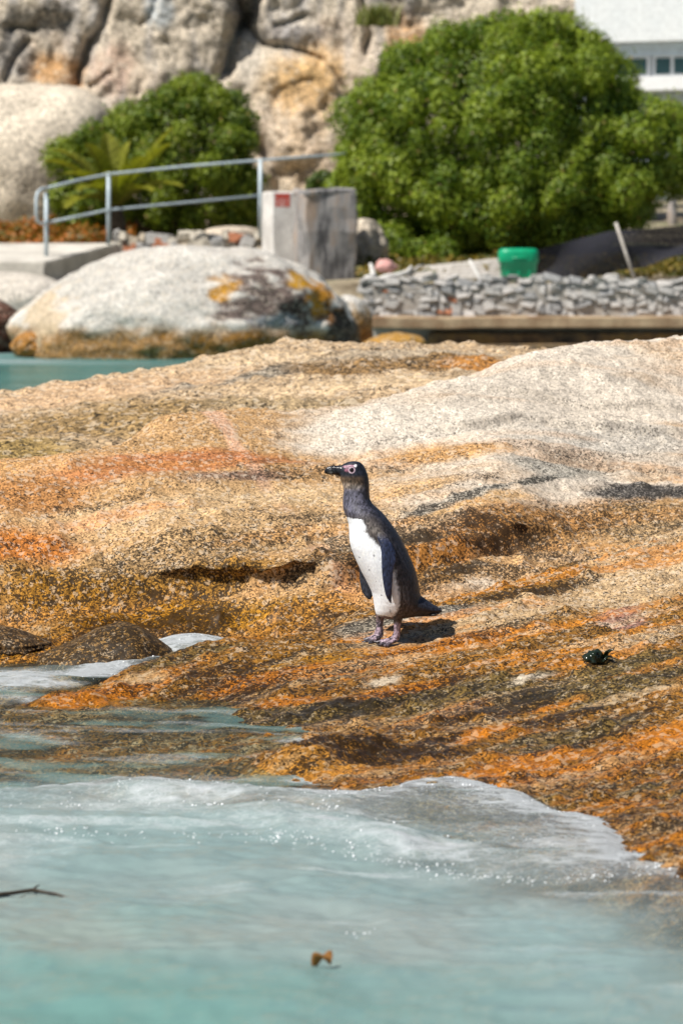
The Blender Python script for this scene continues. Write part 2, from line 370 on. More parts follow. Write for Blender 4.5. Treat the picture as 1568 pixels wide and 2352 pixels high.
ptsB += [Vector(q) for q in [(-1.2, 9.95, -0.15), (-0.75, 9.9, -0.15), (-0.3, 10.35, -0.15), (0.4, 10.55, -0.1), (1.0, 10.9, -0.05), (1.8, 11.3, 0), (-3.5, 10.5, -0.3), (4, 11, 0.0), (-4, 12, .3), (5, 14, .8)]]
baseB = RBF(ptsB, 0.12)
crev = np.array([hit(a, b, baseB, 10.3, 14) for a, b in [(60, 1380), (140, 1378), (250, 1378), (380, 1372), (520, 1366), (640, 1356), (760, 1338), (880, 1308), (960, 1288), (1080, 1262), (1200, 1240), (1320, 1228)]])
def notch(x, y, line, depth, w):
    yc = np.interp(x, line[:, 0], line[:, 1]); 
    inside = sstep(line[0, 0] - .05, line[0, 0] + .35, x) * sstep(line[-1, 0] + .05, line[-1, 0] - .35, x)
    d = y - yc + 0.035 * fbm(x * 7, y * 3, octv=3, seed=77)
    return inside * depth * (sstep(-w * .3, w, d) - np.exp(-((d + 0.015) / 0.03) ** 2) * 0.5 - sstep(0.1, 1.0, d))
def overhang(x, y, line, reach):
    """how far the lip above the crevice leans out toward the sea"""
    yc = np.interp(x, line[:, 0], line[:, 1]); inside = sstep(line[0, 0], line[0, 0] + .4, x) * sstep(line[-1, 0], line[-1, 0] - .4, x)
    d = y - yc + 0.035 * fbm(x * 7, y * 3, octv=3, seed=77)
    m_ = sstep(-.25, .25, fbm(x * 4.3, y * .4, octv=3, seed=79))
    return inside * reach * (.12 + .88 * m_) * np.where(d < .06, np.exp(-((d - .06) / .022) ** 2), np.exp(-((d - .06) / .12) ** 2))
STRB = np.array((0.93, 0.36)); PRPB = np.array((-0.36, 0.93))
def hB(x, y):
    x = np.asarray(x, float); y = np.asarray(y, float)
    s, t = x * STRB[0] + y * STRB[1], x * PRPB[0] + y * PRPB[1]
    z = baseB(x, y) + 0.030 * fbm(s * 0.9, t * 2.2, octv=3, seed=103) + 0.012 * fbm(s * 3.2, t * 8, octv=3, seed=105) + 0.016 * (0.7 - np.abs(fbm(s * 1.1, t * 4.2, octv=4, seed=106)) * 2.6) + 0.036 * ledges(s, t, 1.9, 112)
    return z + notch(x, y, crev, 0.045, 0.05)
gx = spaced(-1.45, 1.65, 0.0085, -5.0, 6.0, 30); gy = spaced(10.1, 14.6, 0.011, 9.6, 16.2, 14)
X, Y = np.meshgrid(gx, gy, indexing='ij'); ZB0 = hB(X, Y)
low = sstep(0.5, 0.15, ZB0)
ZB = ZB0 + 1.0 * detail(X, Y, 111) * (0.7 + 0.75 * low)
me = grid_mesh('back_rock', np.stack([X, Y - overhang(X, Y, crev, 0.066), ZB], -1))
x, y, z = X.ravel(), Y.ravel(), ZB0.ravel()
s_, t_ = x * STRB[0] + y * STRB[1], x * PRPB[0] + y * PRPB[1]
nz = fbm(s_ * 2.2, t_ * 6, octv=4, seed=121); st = fbm(s_ * 1.0, t_ * 8, octv=4, seed=131); fn = fbm(x * 12, y * 12, octv=3, seed=141)
TAN = (0.50, 0.30, 0.135)
blobsB = [
    (60, 1505, 260, 40, -.05, GOLD, 0.42, .95),
    (1250, 930, 480, 130, -0.15, PALE, 0.05, .95), (900, 985, 300, 45, -0.1, PALE, 0.06), (1450, 1040, 250, 60, 0, (0.52, 0.47, 0.40), 0.18),
    (520, 985, 240, 32, -0.08, (0.62, 0.37, 0.235), 0.03, .9), (300, 1000, 100, 22, -.35, (0.56, 0.46, 0.33), 0.14), (150, 1060, 160, 14, -.15, (0.6, .36, .18), .08),
    (430, 1062, 320, 26, -0.04, RUST, 0.14, .85), (560, 1095, 150, 16, -0.03, (0.28, .17, .12), 0.34), (60, 1140, 150, 45, 0, (0.52, 0.24, 0.08), 0.26, .9),
    (500, 1150, 450, 40, -0.12, (.57, .395, .215), 0.16), (700, 1190, 250, 40, -.05, (.52, .34, .17), 0.24), (250, 1190, 200, 20, -0.15, (0.58, 0.3, 0.14), 0.1), (1020, 1045, 170, 22, -.05, (0.56, .31, .11), 0.12), (950, 1120, 160, 20, -.2, (.58, .36, .17), .1),
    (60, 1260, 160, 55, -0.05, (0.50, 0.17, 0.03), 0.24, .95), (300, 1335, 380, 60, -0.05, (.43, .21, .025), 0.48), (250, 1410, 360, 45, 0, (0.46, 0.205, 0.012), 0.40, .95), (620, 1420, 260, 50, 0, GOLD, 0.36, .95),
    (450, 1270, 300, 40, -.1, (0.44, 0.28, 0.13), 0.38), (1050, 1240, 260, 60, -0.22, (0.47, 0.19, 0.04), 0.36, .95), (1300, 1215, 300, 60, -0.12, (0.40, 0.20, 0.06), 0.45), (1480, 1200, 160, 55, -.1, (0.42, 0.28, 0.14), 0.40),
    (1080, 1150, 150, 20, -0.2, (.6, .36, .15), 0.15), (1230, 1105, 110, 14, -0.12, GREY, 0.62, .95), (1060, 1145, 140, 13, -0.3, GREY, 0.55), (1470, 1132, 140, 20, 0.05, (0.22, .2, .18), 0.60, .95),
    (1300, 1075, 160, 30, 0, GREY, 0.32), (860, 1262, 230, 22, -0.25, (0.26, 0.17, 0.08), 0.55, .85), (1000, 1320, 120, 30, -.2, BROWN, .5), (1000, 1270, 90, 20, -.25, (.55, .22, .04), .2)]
col, dk = paint(x, y, TAN, 0.16, 0, blobsB, hB, 10.2, 15.5, nz)
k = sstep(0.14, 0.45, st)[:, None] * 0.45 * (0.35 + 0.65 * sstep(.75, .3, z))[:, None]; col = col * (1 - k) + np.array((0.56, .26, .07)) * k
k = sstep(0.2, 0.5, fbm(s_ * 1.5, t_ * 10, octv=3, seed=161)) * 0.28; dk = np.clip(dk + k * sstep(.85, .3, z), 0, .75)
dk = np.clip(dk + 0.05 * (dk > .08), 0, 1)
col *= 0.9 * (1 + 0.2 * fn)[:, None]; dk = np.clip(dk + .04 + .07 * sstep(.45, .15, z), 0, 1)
wet = sstep(0.17, 0.02, z + 0.05 * nz) * 0.9
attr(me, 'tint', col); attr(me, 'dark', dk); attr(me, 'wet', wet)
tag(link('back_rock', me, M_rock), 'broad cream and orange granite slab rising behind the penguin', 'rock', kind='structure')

# ------------------------------------------------------------------ low grey-brown rock beyond it, before the pool
ridgeC = [(-600, 940, 16), (-200, 925, 16.3), (0, 912, 16.5), (240, 880, 17), (400, 855, 17.3), (500, 826, 17.6), (650, 811, 18), (850, 806, 18.3), (1050, 809, 18.5), (1180, 828, 18.8), (1400, 870, 19.2), (1800, 900, 19.5)]
ptsC = [P(*q) for q in ridgeC]
ptsC += [p + Vector((0, 0.8, -0.25)) for p in ptsC] + [p + Vector((0, 2.2, -1.0)) for p in ptsC[::2]]
ptsC += [P(*q) for q in [(0, 960, 15.3), (0, 1010, 14.3), (0, 1060, 13.4), (400, 910, 15.6), (400, 950, 14.4), (700, 870, 16.2), (700, 910, 15.0), (1000, 860, 16.2), (1000, 890, 15.0), (-400, 1000, 14.5), (1300, 880, 16), (1800, 930, 16)]]
ptsC += [Vector(q) for q in [(-3, 12.6, 0.0), (-1, 12.8, 0.15), (0.5, 13.4, 0.2), (2, 13.8, 0.2), (4, 14, .1)]]
baseC = RBF(ptsC, 0.3)
def hC(x, y):
    return baseC(x, y) + 0.045 * fbm(np.asarray(x) * .8, np.asarray(y) * 1.2, octv=3, seed=203) + 0.02 * fbm(np.asarray(x) * 3, np.asarray(y) * 3, octv=3, seed=205)
gx = spaced(-2.2, 1.6, 0.015, -7, 7, 24); gy = spaced(13.0, 19.6, 0.022, 12.3, 22.5, 10)
X, Y = np.meshgrid(gx, gy, indexing='ij'); ZC0 = hC(X, Y); ZC = ZC0 + detail(X * .7, Y * .7, 211) * 1.3
me = grid_mesh('pool_side_rock', np.stack([X, Y, ZC], -1))
x, y, z = X.ravel(), Y.ravel(), ZC0.ravel()
nz = fbm(x * 1.6, y * 1.6, octv=4, seed=221); fn = fbm(x * 8, y * 8, octv=3, seed=241)
blobsC = [(250, 900, 350, 25, -.12, (0.50, 0.33, 0.19), 0.2), (150, 975, 300, 40, -.1, (0.30, 0.19, 0.07), 0.4), (60, 1030, 160, 30, 0, (0.3, .2, .06), .35), (650, 850, 260, 14, -.18, (.3, .26, .2), 0.5), (950, 845, 260, 16, 0, (0.3, .17, .06), 0.5),
          (600, 830, 160, 12, -.1, (.5, .37, .23), .2), (950, 815, 200, 10, 0, (.42, .34, .24), .25), (850, 885, 260, 16, -.03, (.52, .38, .23), .18), (700, 925, 200, 12, 0, (.36, .26, .14), .38), (1090, 840, 90, 14, 0, (.42, .18, .04), .3)]
col, dk = paint(x, y, (0.45, 0.32, 0.19), 0.3, 0, blobsC, hC, 12.6, 20, nz)
col *= (1 + 0.2 * fn)[:, None]
attr(me, 'tint', col); attr(me, 'dark', dk); attr(me, 'wet', sstep(.5, .35, z + .1 * nz) * .6)
tag(link('pool_side_rock', me, rock_material('granite_mid', 75.0, 0.45, 0.008)), 'low grey-brown rock between the cream slab and the turquoise pool', 'rock', kind='structure')

# ------------------------------------------------------------------ ground and sea
def hG(x, y):
    x = np.asarray(x, float); y = np.asarray(y, float)
    prof = np.interp(y, [-60, 2, 6, 20, 38, 42, 45.2, 46.5, 50, 56, 62, 90, 400], [-1.2, -1.0, -0.95, -1.2, -0.9, -0.5, 0.2, 0.8, 1.15, 1.5, 1.9, 3.0, 12])
    return prof + 0.05 * fbm(x * .5, y * .5, octv=3, seed=301) * (y > 30)
gx = spaced(-12, 12, 0.35, -320, 320, 26); gy = np.concatenate([np.linspace(-50, 36, 30), np.arange(36.5, 66, 0.35), np.linspace(67, 420, 30)])
X, Y = np.meshgrid(gx, gy, indexing='ij')
me = grid_mesh('ground', np.stack([X, Y, hG(X, Y)], -1))
tag(link('ground', me, noise_material('sandy_ground', (0.10, 0.075, 0.045), (0.30, 0.25, 0.17), 0.9, c3=(0.12, 0.13, 0.05))), 'sandy ground with weeds behind the quay and under the water', 'ground', kind='structure')

edge_px = [(-900, 1900), (-300, 1845), (-80, 1822), (0, 1815), (60, 1806), (120, 1800), (190, 1788), (250, 1782), (350, 1778), (420, 1783), (480, 1792), (560, 1800), (640, 1808), (740, 1812), (800, 1808), (860, 1798), (920, 1782),
           (980, 1772), (1050, 1768), (1110, 1780), (1160, 1795), (1200, 1800), (1240, 1824), (1290, 1846), (1350, 1852), (1400, 1868), (1436, 1895), (1446, 1925), (1452, 1962), (1500, 1962), (1568, 1956), (1800, 1985), (2300, 2100)]
edge_w = np.array([PZ(a, b, 0.022)[:] for a, b in edge_px])
def hit0(px, py): return np.array(PZ(px, py, 0.0)[:2])
def wblob(x, y, px, py, a, b, s=0.0, nz=0.0):
    c = hit0(px, py); u = (hit0(px + a, py + a * s) - hit0(px - a, py - a * s)) / 2; v = (hit0(px, py - b) - hit0(px, py + b)) / 2
    I = np.linalg.inv(np.stack([u, v], 1)); dx, dy = x - c[0], y - c[1]
    return sstep(1.25, 0.5, np.hypot(I[0, 0] * dx + I[0, 1] * dy, I[1, 0] * dx + I[1, 1] * dy) + 0.6 * nz)
def polyd(x, y, px_pts, zz=0.0):
    """distance in plan, and fraction along, to a line given by photo points on the water"""
    p = np.array([PZ(a, b, zz)[:2] for a, b in px_pts]); best = np.full(x.shape, 1e9)
    for a, b in zip(p[:-1], p[1:]):
        ab = b - a; t = np.clip(((x - a[0]) * ab[0] + (y - a[1]) * ab[1]) / (ab @ ab), 0, 1)
        best = np.minimum(best, np.hypot(x - a[0] - t * ab[0], y - a[1] - t * ab[1]))
    return best
gx = spaced(-1.35, 1.35, 0.0075, -150, 150, 34); gy = np.concatenate([np.linspace(-40, 3.6, 12), np.arange(3.8, 5.8, 0.03), np.arange(5.8, 9.0, 0.0095), np.arange(9.0, 11.2, 0.014), np.linspace(11.3, 27, 40), np.linspace(27.2, 47, 90), np.linspace(50, 90, 6)])
X, Y = np.meshgrid(gx, gy, indexing='ij')
near = sstep(3.0, 5.0, Y) * sstep(14, 11, Y) * sstep(6, 2.5, np.abs(X))
ye = np.interp(X, edge_w[:, 0], edge_w[:, 1]) + near * (0.035 * fbm(X * 9, Y * 1.5, octv=4, seed=401))
d = ye - Y                                        # > 0 : inside the incoming wave
nearedge = (Y > 5) & (Y < 10) & (np.abs(X) < 2.2)
d = np.where(nearedge, np.sign(d) * np.minimum(polyd(X, Y, edge_px, 0.022) * 1.6 + 0.012 * fbm(X * 14, Y * 10, octv=3, seed=402), np.abs(d) + .3), d)
thin = sstep(-.15, .25, X)
bore = sstep(-0.02, 0.09, d) * (0.030 - .014 * thin) + sstep(0.0, 0.5, d) * 0.008 - thin * .02 * sstep(.02, -.1, d) * (Y < 9)
und = 0.012 * vnoise(X * 1.6, Y * 2.6, seed=403) + 0.009 * vnoise(X * 4.2 + Y, Y * 5.5, seed=404)
rip = 0.004 * fbm(X * 11, Y * 16, octv=3, seed=405) + 0.007 * (0.5 - np.abs(fbm(X * 4.5 + Y, Y * 8, octv=3, seed=406)) * 2.4)
ridge2 = np.exp(-(polyd(X, Y, [(-100, 1925), (300, 1935), (600, 1945), (800, 1960), (900, 1975)]) / 0.09) ** 2) * 0.022
ridge1 = np.exp(-(polyd(X, Y, [(-100, 1860), (250, 1845), (500, 1850), (760, 1880)]) / 0.07) ** 2) * 0.016
crest = np.exp(-(polyd(X, Y, [(620, 1915), (800, 1945), (950, 1970), (1150, 2000), (1350, 1995), (1568, 1975), (1700, 1975)]) / 0.10) ** 2)
shallow = sstep(0.0, 0.3, -d) * sstep(10.5, 9.5, Y)
ZW = near * (bore + (und * (1 - .6 * thin) + rip) * (0.35 + 0.65 * sstep(0, .3, d)) + ridge2 + ridge1 + crest * 0.016 + sum(hh * np.exp(-(((X - PZ(a, b, 0).x) / ra) ** 2 + ((Y - PZ(a, b, 0).y) / rb_) ** 2)) for a, b, hh, ra, rb_ in ((440, 1492, .05, .15, .22), (310, 1530, .03, .22, .12), (60, 1565, .018, .2, .15))) + shallow * 0.007 * vnoise(X * 5 + 2 * Y, Y * 6, seed=407))
ZW = ZW + (Y > 20) * (0.03 * fbm(X * .8, Y * 1.5, octv=3, seed=411) - 0.01) + near * 0.0018 * vnoise(X * 42, Y * 60, seed=409)
x, y, z = X.ravel(), Y.ravel(), ZW.ravel(); d = d.ravel()
bed = np.maximum(np.maximum(np.where((y > 4.2) & (y < 13) & (np.abs(x) < 4), hA(x, y), -1.0), np.where((y > 10.2) & (y < 16), hB(x, y), -1.0)), -1.0)
depth = np.clip(z - bed, 0, 2)
nz = fbm(x * 5, y * 7, octv=4, seed=421); nf = fbm(x * 20, y * 28, octv=3, seed=423)
foam = sstep(-.03, .02, d) * np.exp(-np.clip(d, 0, 9) / (0.18 + .12 * thin.ravel() + 0.18 * np.clip(nz, -.6, 1))) * 1.2 * (y > 5) * (y < 9)
foam = np.maximum(foam, np.exp(-(polyd(x, y, [(620, 1925), (800, 1955), (950, 1982), (1150, 2012), (1350, 2005), (1480, 1990), (1568, 1975), (1700, 1975)]) / 0.13) ** 2) * (0.62 + 0.5 * nz))
foam = np.maximum(foam, 0.62 * wblob(x, y, 1270, 1860, 150, 22, 0.08, nz) + 0.0)
foam = np.maximum(foam, 0.45 * wblob(x, y, 420, 1860, 560, 75, 0.02, nz) * (0.8 + nz))
foam = np.maximum(foam, sstep(.05, .5, fbm(x * 3, y * 12, octv=4, seed=431)) * 0.5 * sstep(-.02, .1, d) * sstep(1.9, .9, d))
foam = np.maximum(foam, 1.0 * wblob(x, y, 440, 1482, 150, 36, 0.0, nz)); foam = np.maximum(foam, 1.0 * wblob(x, y, 300, 1525, 200, 24, -.2, nz)); foam = np.maximum(foam, 0.95 * wblob(x, y, 60, 1562, 150, 22, -.05, nz))
foam = np.maximum(foam, 0.7 * wblob(x, y, 760, 1697, 130, 7, -.05, nz)); foam = np.maximum(foam, 0.75 * np.exp(-(polyd(x, y, [(700, 1790), (760, 1772), (830, 1745), (880, 1715), (910, 1695)]) / 0.05) ** 2))
foam = np.maximum(foam, 0.6 * np.exp(-(polyd(x, y, [(0, 1602), (60, 1606), (110, 1622)]) / 0.04) ** 2))
film = sstep(.08, .45, fbm(x * 2.2 - y * 2.2, y * 5 + x * 3, octv=4, seed=437)) * sstep(0, .15, -d) * sstep(9.9, 9.5, y) * (y > 7)
foam = np.maximum(foam, 0.22 * sstep(.15, .45, fbm(x * 3 - y * 2, y * 10 + x * 4, octv=3, seed=433)) * sstep(0, .15, -d) * sstep(9.6, 9.2, y) * (y > 7) * (depth < .12))
foam = np.clip(foam * (1 + .5 * nf), 0, 1)
foam = np.where(y > 20, 0.55 * sstep(36.5, 39.5, y) * sstep(-.5, .2, fbm(x * 1.2, y * .8, octv=3, seed=435)) , foam)
kk = 4.0 + 10.0 * sstep(0.4, 1.3, d + .2 * nz - .6 * x * (y < 9) * (y > 5))
kk = kk * (1 - .6 * sstep(.25, .75, x) * (y < 9) * (y > 5))
milk = 1 - np.exp(-depth * kk)
milk = np.clip(milk + 0.12 * nz * milk, 0, 1)
milk = np.where((d < 0) & (y < 10.2), milk * .45 + .42 * film, milk)
TURQ = np.array(S(104, 142, 135)); BEIGE = np.array(S(140, 146, 134)); TEAL = np.array(S(48, 118, 112)); MGREY = np.array(S(138, 150, 151))
q = sstep(-.35, .5, fbm(x * 2.2 + 3, y * 2.0, octv=4, seed=441) * 1.3 + 0.35 - 0.35 * d)[:, None] * 0.75
wc = TURQ * (1 - q) + BEIGE * q
q = (sstep(3.3, 1.3, d + .4 * nz) * .62)[:, None]; wc = wc * (1 - q) + MGREY * q
wc = np.where(((d < 0) & (y < 10))[:, None], np.array(S(104, 138, 134)), wc)
wc = np.where((y > 20)[:, None], TEAL * (0.8 + .4 * nz[:, None]), wc)
milk = np.where(y > 20, np.maximum(milk, .92), milk)
me = grid_mesh('sea', np.stack([X, Y, ZW], -1))
attr(me, 'foam', foam); attr(me, 'milk', milk); attr(me, 'tint', np.clip(wc, 0, 1))
def water_material():
    m, nt, N, L, B = newmat('sea_water'); N.remove(B); out = N['Material Output']
    tc = node(nt, 'ShaderNodeTexCoord'); ob = tc.outputs['Object']
    f = node(nt, 'ShaderNodeAttribute', attribute_name='foam'); mk = node(nt, 'ShaderNodeAttribute', attribute_name='milk'); ti = node(nt, 'ShaderNodeAttribute', attribute_name='tint')
    n1 = node(nt, 'ShaderNodeTexNoise', i_Scale=20.0, i_Detail=6.0, i_Roughness=0.65); n2 = node(nt, 'ShaderNodeTexNoise', i_Scale=150.0, i_Detail=4.0, i_Roughness=0.7)
    mp = node(nt, 'ShaderNodeMapping'); mp.inputs['Scale'].default_value = (1, 1.6, 1); L.new(ob, mp.inputs[0])
    for n in (n1, n2): L.new(mp.outputs[0], n.inputs['Vector'])
    fs = math_node(nt, 'MULTIPLY', f.outputs['Fac'], 1.0)
    # foam breaks up into lace
    th = math_node(nt, 'MULTIPLY_ADD', n1.outputs[0], 1.5); nt.nodes[-1].inputs[2].default_value = -1.25
    th2 = math_node(nt, 'MULTIPLY_ADD', n2.outputs[0], 0.7); nt.nodes[-1].inputs[2].default_value = -0.35
    fm = math_node(nt, 'ADD', math_node(nt, 'MULTIPLY', fs, 1.25), math_node(nt, 'ADD', th, th2))
    fm = math_node(nt, 'MULTIPLY', fm, 1.5, True)
    fm = math_node(nt, 'MULTIPLY', fm, 0.85)
    fm = math_node(nt, 'MAXIMUM', fm, math_node(nt, 'MULTIPLY', fs, 0.34))
    vl = node(nt, 'ShaderNodeTexVoronoi', feature='DISTANCE_TO_EDGE', i_Scale=34.0); va = node(nt, 'ShaderNodeVectorMath', operation='MULTIPLY_ADD'); L.new(n1.outputs['Color'], va.inputs[0]); va.inputs[1].default_value = (.05, .05, .05); L.new(mp.outputs[0], va.inputs[2]); L.new(va.outputs[0], vl.inputs['Vector'])
    lace = math_node(nt, 'SUBTRACT', 1.0, math_node(nt, 'MULTIPLY', vl.outputs['Distance'], 6.5), True)
    fm = math_node(nt, 'MAXIMUM', fm, math_node(nt, 'MULTIPLY', lace, math_node(nt, 'MULTIPLY', fs, 0.95), True))
    hgt = math_node(nt, 'ADD', math_node(nt, 'MULTIPLY', n1.outputs[0], 0.6), math_node(nt, 'MULTIPLY', n2.outputs[0], math_node(nt, 'MULTIPLY_ADD', fs, 0.8)))
    bp = node(nt, 'ShaderNodeBump', i_Distance=0.012); L.new(hgt, bp.inputs['Height'])
    bs = math_node(nt, 'MULTIPLY_ADD', fs, 0.7); nt.nodes[-1].inputs[2].default_value = 0.38; L.new(bs, bp.inputs['Strength'])
    tr = node(nt, 'ShaderNodeBsdfTransparent'); tr.inputs[0].default_value = (0.86, 0.94, 0.93, 1)
    df = node(nt, 'ShaderNodeBsdfDiffuse'); L.new(ti.outputs['Color'], df.inputs[0])
    fo = node(nt, 'ShaderNodeBsdfDiffuse'); fo.inputs[0].default_value = (0.80, 0.84, 0.86, 1); L.new(bp.outputs[0], fo.inputs['Normal'])
    a = node(nt, 'ShaderNodeMixShader'); L.new(mk.outputs['Fac'], a.inputs[0]); L.new(tr.outputs[0], a.inputs[1]); L.new(df.outputs[0], a.inputs[2])
    b = node(nt, 'ShaderNodeMixShader'); L.new(fm, b.inputs[0]); L.new(a.outputs[0], b.inputs[1]); L.new(fo.outputs[0], b.inputs[2])
    gl = node(nt, 'ShaderNodeBsdfGlossy'); gl.inputs['Roughness'].default_value = 0.09; L.new(bp.outputs[0], gl.inputs['Normal'])
    fr = node(nt, 'ShaderNodeFresnel', i_IOR=1.33); L.new(bp.outputs[0], fr.inputs['Normal'])
    rf = math_node(nt, 'MULTIPLY_ADD', mk.outputs['Fac'], 0.42); nt.nodes[-1].inputs[2].default_value = 0.26
    fr2 = math_node(nt, 'MULTIPLY', fr.outputs[0], math_node(nt, 'MULTIPLY', rf, math_node(nt, 'SUBTRACT', 1.0, math_node(nt, 'MULTIPLY', fm, 0.6))))
    c = node(nt, 'ShaderNodeMixShader'); L.new(fr2, c.inputs[0]); L.new(b.outputs[0], c.inputs[1]); L.new(gl.outputs[0], c.inputs[2])
    L.new(c.outputs[0], out.inputs[0]); return m
tag(link('sea', me, water_material()), 'milky turquoise sea washing over the granite with lacy foam', 'water', kind='structure')

# ------------------------------------------------------------------ mesh builders for things
def bm_mesh(name, bm, sm=False):
    me = bpy.data.meshes.new(name); bm.to_mesh(me); bm.free()
    if sm: smooth(me)
    return me
def box_bm(size, bevel=0.0, seg=1, loc=(0, 0, 0)):
    bm = bmesh.new(); bmesh.ops.create_cube(bm, size=1.0)
    for v in bm.verts: v.co = Vector((v.co.x * size[0] + loc[0], v.co.y * size[1] + loc[1], v.co.z * size[2] + loc[2]))
    if bevel: bmesh.ops.bevel(bm, geom=list(bm.edges), offset=bevel, segments=seg, profile=0.5, affect='EDGES')
    return bm
def rough_box(name, size, loc, rotz, mat, parent=None, bevel=0.02, cuts=6, amp=0.01, seed=0):
    """a block with worn, uneven faces"""
    bm = box_bm(size, bevel)
    bmesh.ops.subdivide_edges(bm, edges=[e for e in bm.edges if e.calc_length() > max(size) / 4], cuts=cuts, use_grid_fill=True)
    co = np.array([v.co[:] for v in bm.verts])
    f = 3.0
    for a in range(3):
        nn = fbm(co[:, 0] * f + seed, co[:, 1] * f, co[:, 2] * f, octv=3, seed=500 + a + seed) * amp
        for v, k in zip(bm.verts, nn): v.co[a] += k
    me = bm_mesh(name, bm)
    o = bpy.data.objects.new(name, me); C.objects.link(o); me.materials.append(mat)
    o.rotation_euler = (0, 0, rotz); o.location = loc
    if parent:
        o.parent = parent; o.matrix_parent_inverse = Matrix.Translation(-parent.location)
    return o
def tube_mesh(name, pts, rad, n=10, caps=True):
    """round bar along a path; rad a number or one per point"""
    pts = [Vector(p) for p in pts]; R = [rad] * len(pts) if isinstance(rad, (int, float)) else rad
    V, F = [], []; up = Vector((0.13, 0.21, 0.97)); prev = None
    for i, p in enumerate(pts):
        t = (pts[min(i + 1, len(pts) - 1)] - pts[max(i - 1, 0)]).normalized()
        a = t.cross(up) if prev is None else (prev - t * prev.dot(t))
        if a.length < 1e-4: a = t.cross(Vector((1, 0, 0)))
        a.normalize(); b = t.cross(a); prev = a
        for k in range(n):
            w = 2 * math.pi * k / n; V.append(p + (a * math.cos(w) + b * math.sin(w)) * R[i])
    for i in range(len(pts) - 1):
        for k in range(n):
            F.append((i * n + k, i * n + (k + 1) % n, (i + 1) * n + (k + 1) % n, (i + 1) * n + k))
    me = bpy.data.meshes.new(name)
    if caps: F += [tuple(range(n - 1, -1, -1)), tuple((len(pts) - 1) * n + k for k in range(n))]
    me.from_pydata([v[:] for v in V], [], F); return smooth(me)
def boulder_mesh(name, c, r, seed, sub=5, amp=0.16, freq=1.6, power=2.0, flat=None, tint=GREY, dark=0.2, wet=0.0, waterline=None, wl_tint=GOLD, wl_h=0.3, patches=(), hump=None):
    """c centre, r radii; superellipsoid with fractal relief and a stained foot"""
    bm = bmesh.new(); bmesh.ops.create_icosphere(bm, subdivisions=sub, radius=1.0)
    co = np.array([v.co[:] for v in bm.verts])
    ln = (np.abs(co) ** power).sum(1) ** (1 / power); co = co / ln[:, None]
    n = fbm(co[:, 0] * freq + seed, co[:, 1] * freq, co[:, 2] * freq, octv=5, seed=600 + seed)
    n2 = fbm(co[:, 0] * 9 + seed, co[:, 1] * 9, co[:, 2] * 9, octv=3, seed=640 + seed)
    co = co * (1 + amp * n + amp * 0.12 * n2)[:, None]
    if hump is not None: co[:, 2] *= hump[0] + (1 - hump[0]) * np.exp(-((co[:, 0] - hump[1]) / hump[2]) ** 2); co[:, 0] += .18 * np.clip(-co[:, 2], 0, 1) * (co[:, 0] > 0) * 0
    w = co * np.array(r) + np.array(c)
    for v, k in zip(bm.verts, w): v.co = k
    me = bm_mesh(name, bm, True)
    col = np.tile(np.array(tint, float), (len(w), 1)) * (1 + .25 * n + .2 * n2)[:, None]
    dk = np.full(len(w), float(dark)); wt = np.full(len(w), float(wet))
    if waterline is not None:
        k = sstep(waterline + wl_h * 1.25, waterline + wl_h * 0.75, w[:, 2] + 0.12 * wl_h * n2 * 3); col = col * (1 - k[:, None] * .9) + np.array(wl_tint) * (1 + .4 * n2)[:, None] * k[:, None] * .9
        dk = dk * (1 - k) + .35 * k; wt = np.maximum(wt, k * .6)
    for (pc, pr, pcol, pd) in patches:
        k = sstep(1.05, .7, np.sqrt((((w - np.array(pc)) / np.array(pr)) ** 2).sum(1)) + 1.1 * n2); col = col * (1 - k[:, None]) + np.array(pcol) * k[:, None]; dk = dk * (1 - k) + pd * k
    attr(me, 'tint', np.clip(col, 0.01, 1)); attr(me, 'dark', dk); attr(me, 'wet', wt)
    return me
def boulder(name, label, mat, px, py, Yc, rpx, ry, **kw):
    """px,py centre in the photo; rpx = half width, half height in photo pixels at depth Yc; ry half depth in metres"""
    c = P(px, py, Yc); k = Yc / FPX
    me = boulder_mesh(name, c[:], (rpx[0] * k, ry, rpx[1] * k), **kw)
    return tag(link(name, me, mat), label, 'rock')

# ------------------------------------------------------------------ rocks in the cove
boulder('wet_rock', 'dark speckled wet rock with a humped end in the foamy cove', M_rock, 245, 1532, 10.35, (168, 104), 0.22, seed=3, sub=5, amp=0.16, power=2.3, hump=(.5, .3, .7), tint=(0.26, 0.15, 0.05), dark=0.68, wet=0.5)
boulder('wet_rock', 'smaller flat dark wet rock against the golden granite by the cove', M_rock, 8, 1484, 10.52, (116, 46), 0.15, hump=(.5, -.1, .6), seed=8, sub=5, amp=0.2, power=2.2, tint=(0.26, 0.15, 0.06), dark=0.68, wet=0.4)

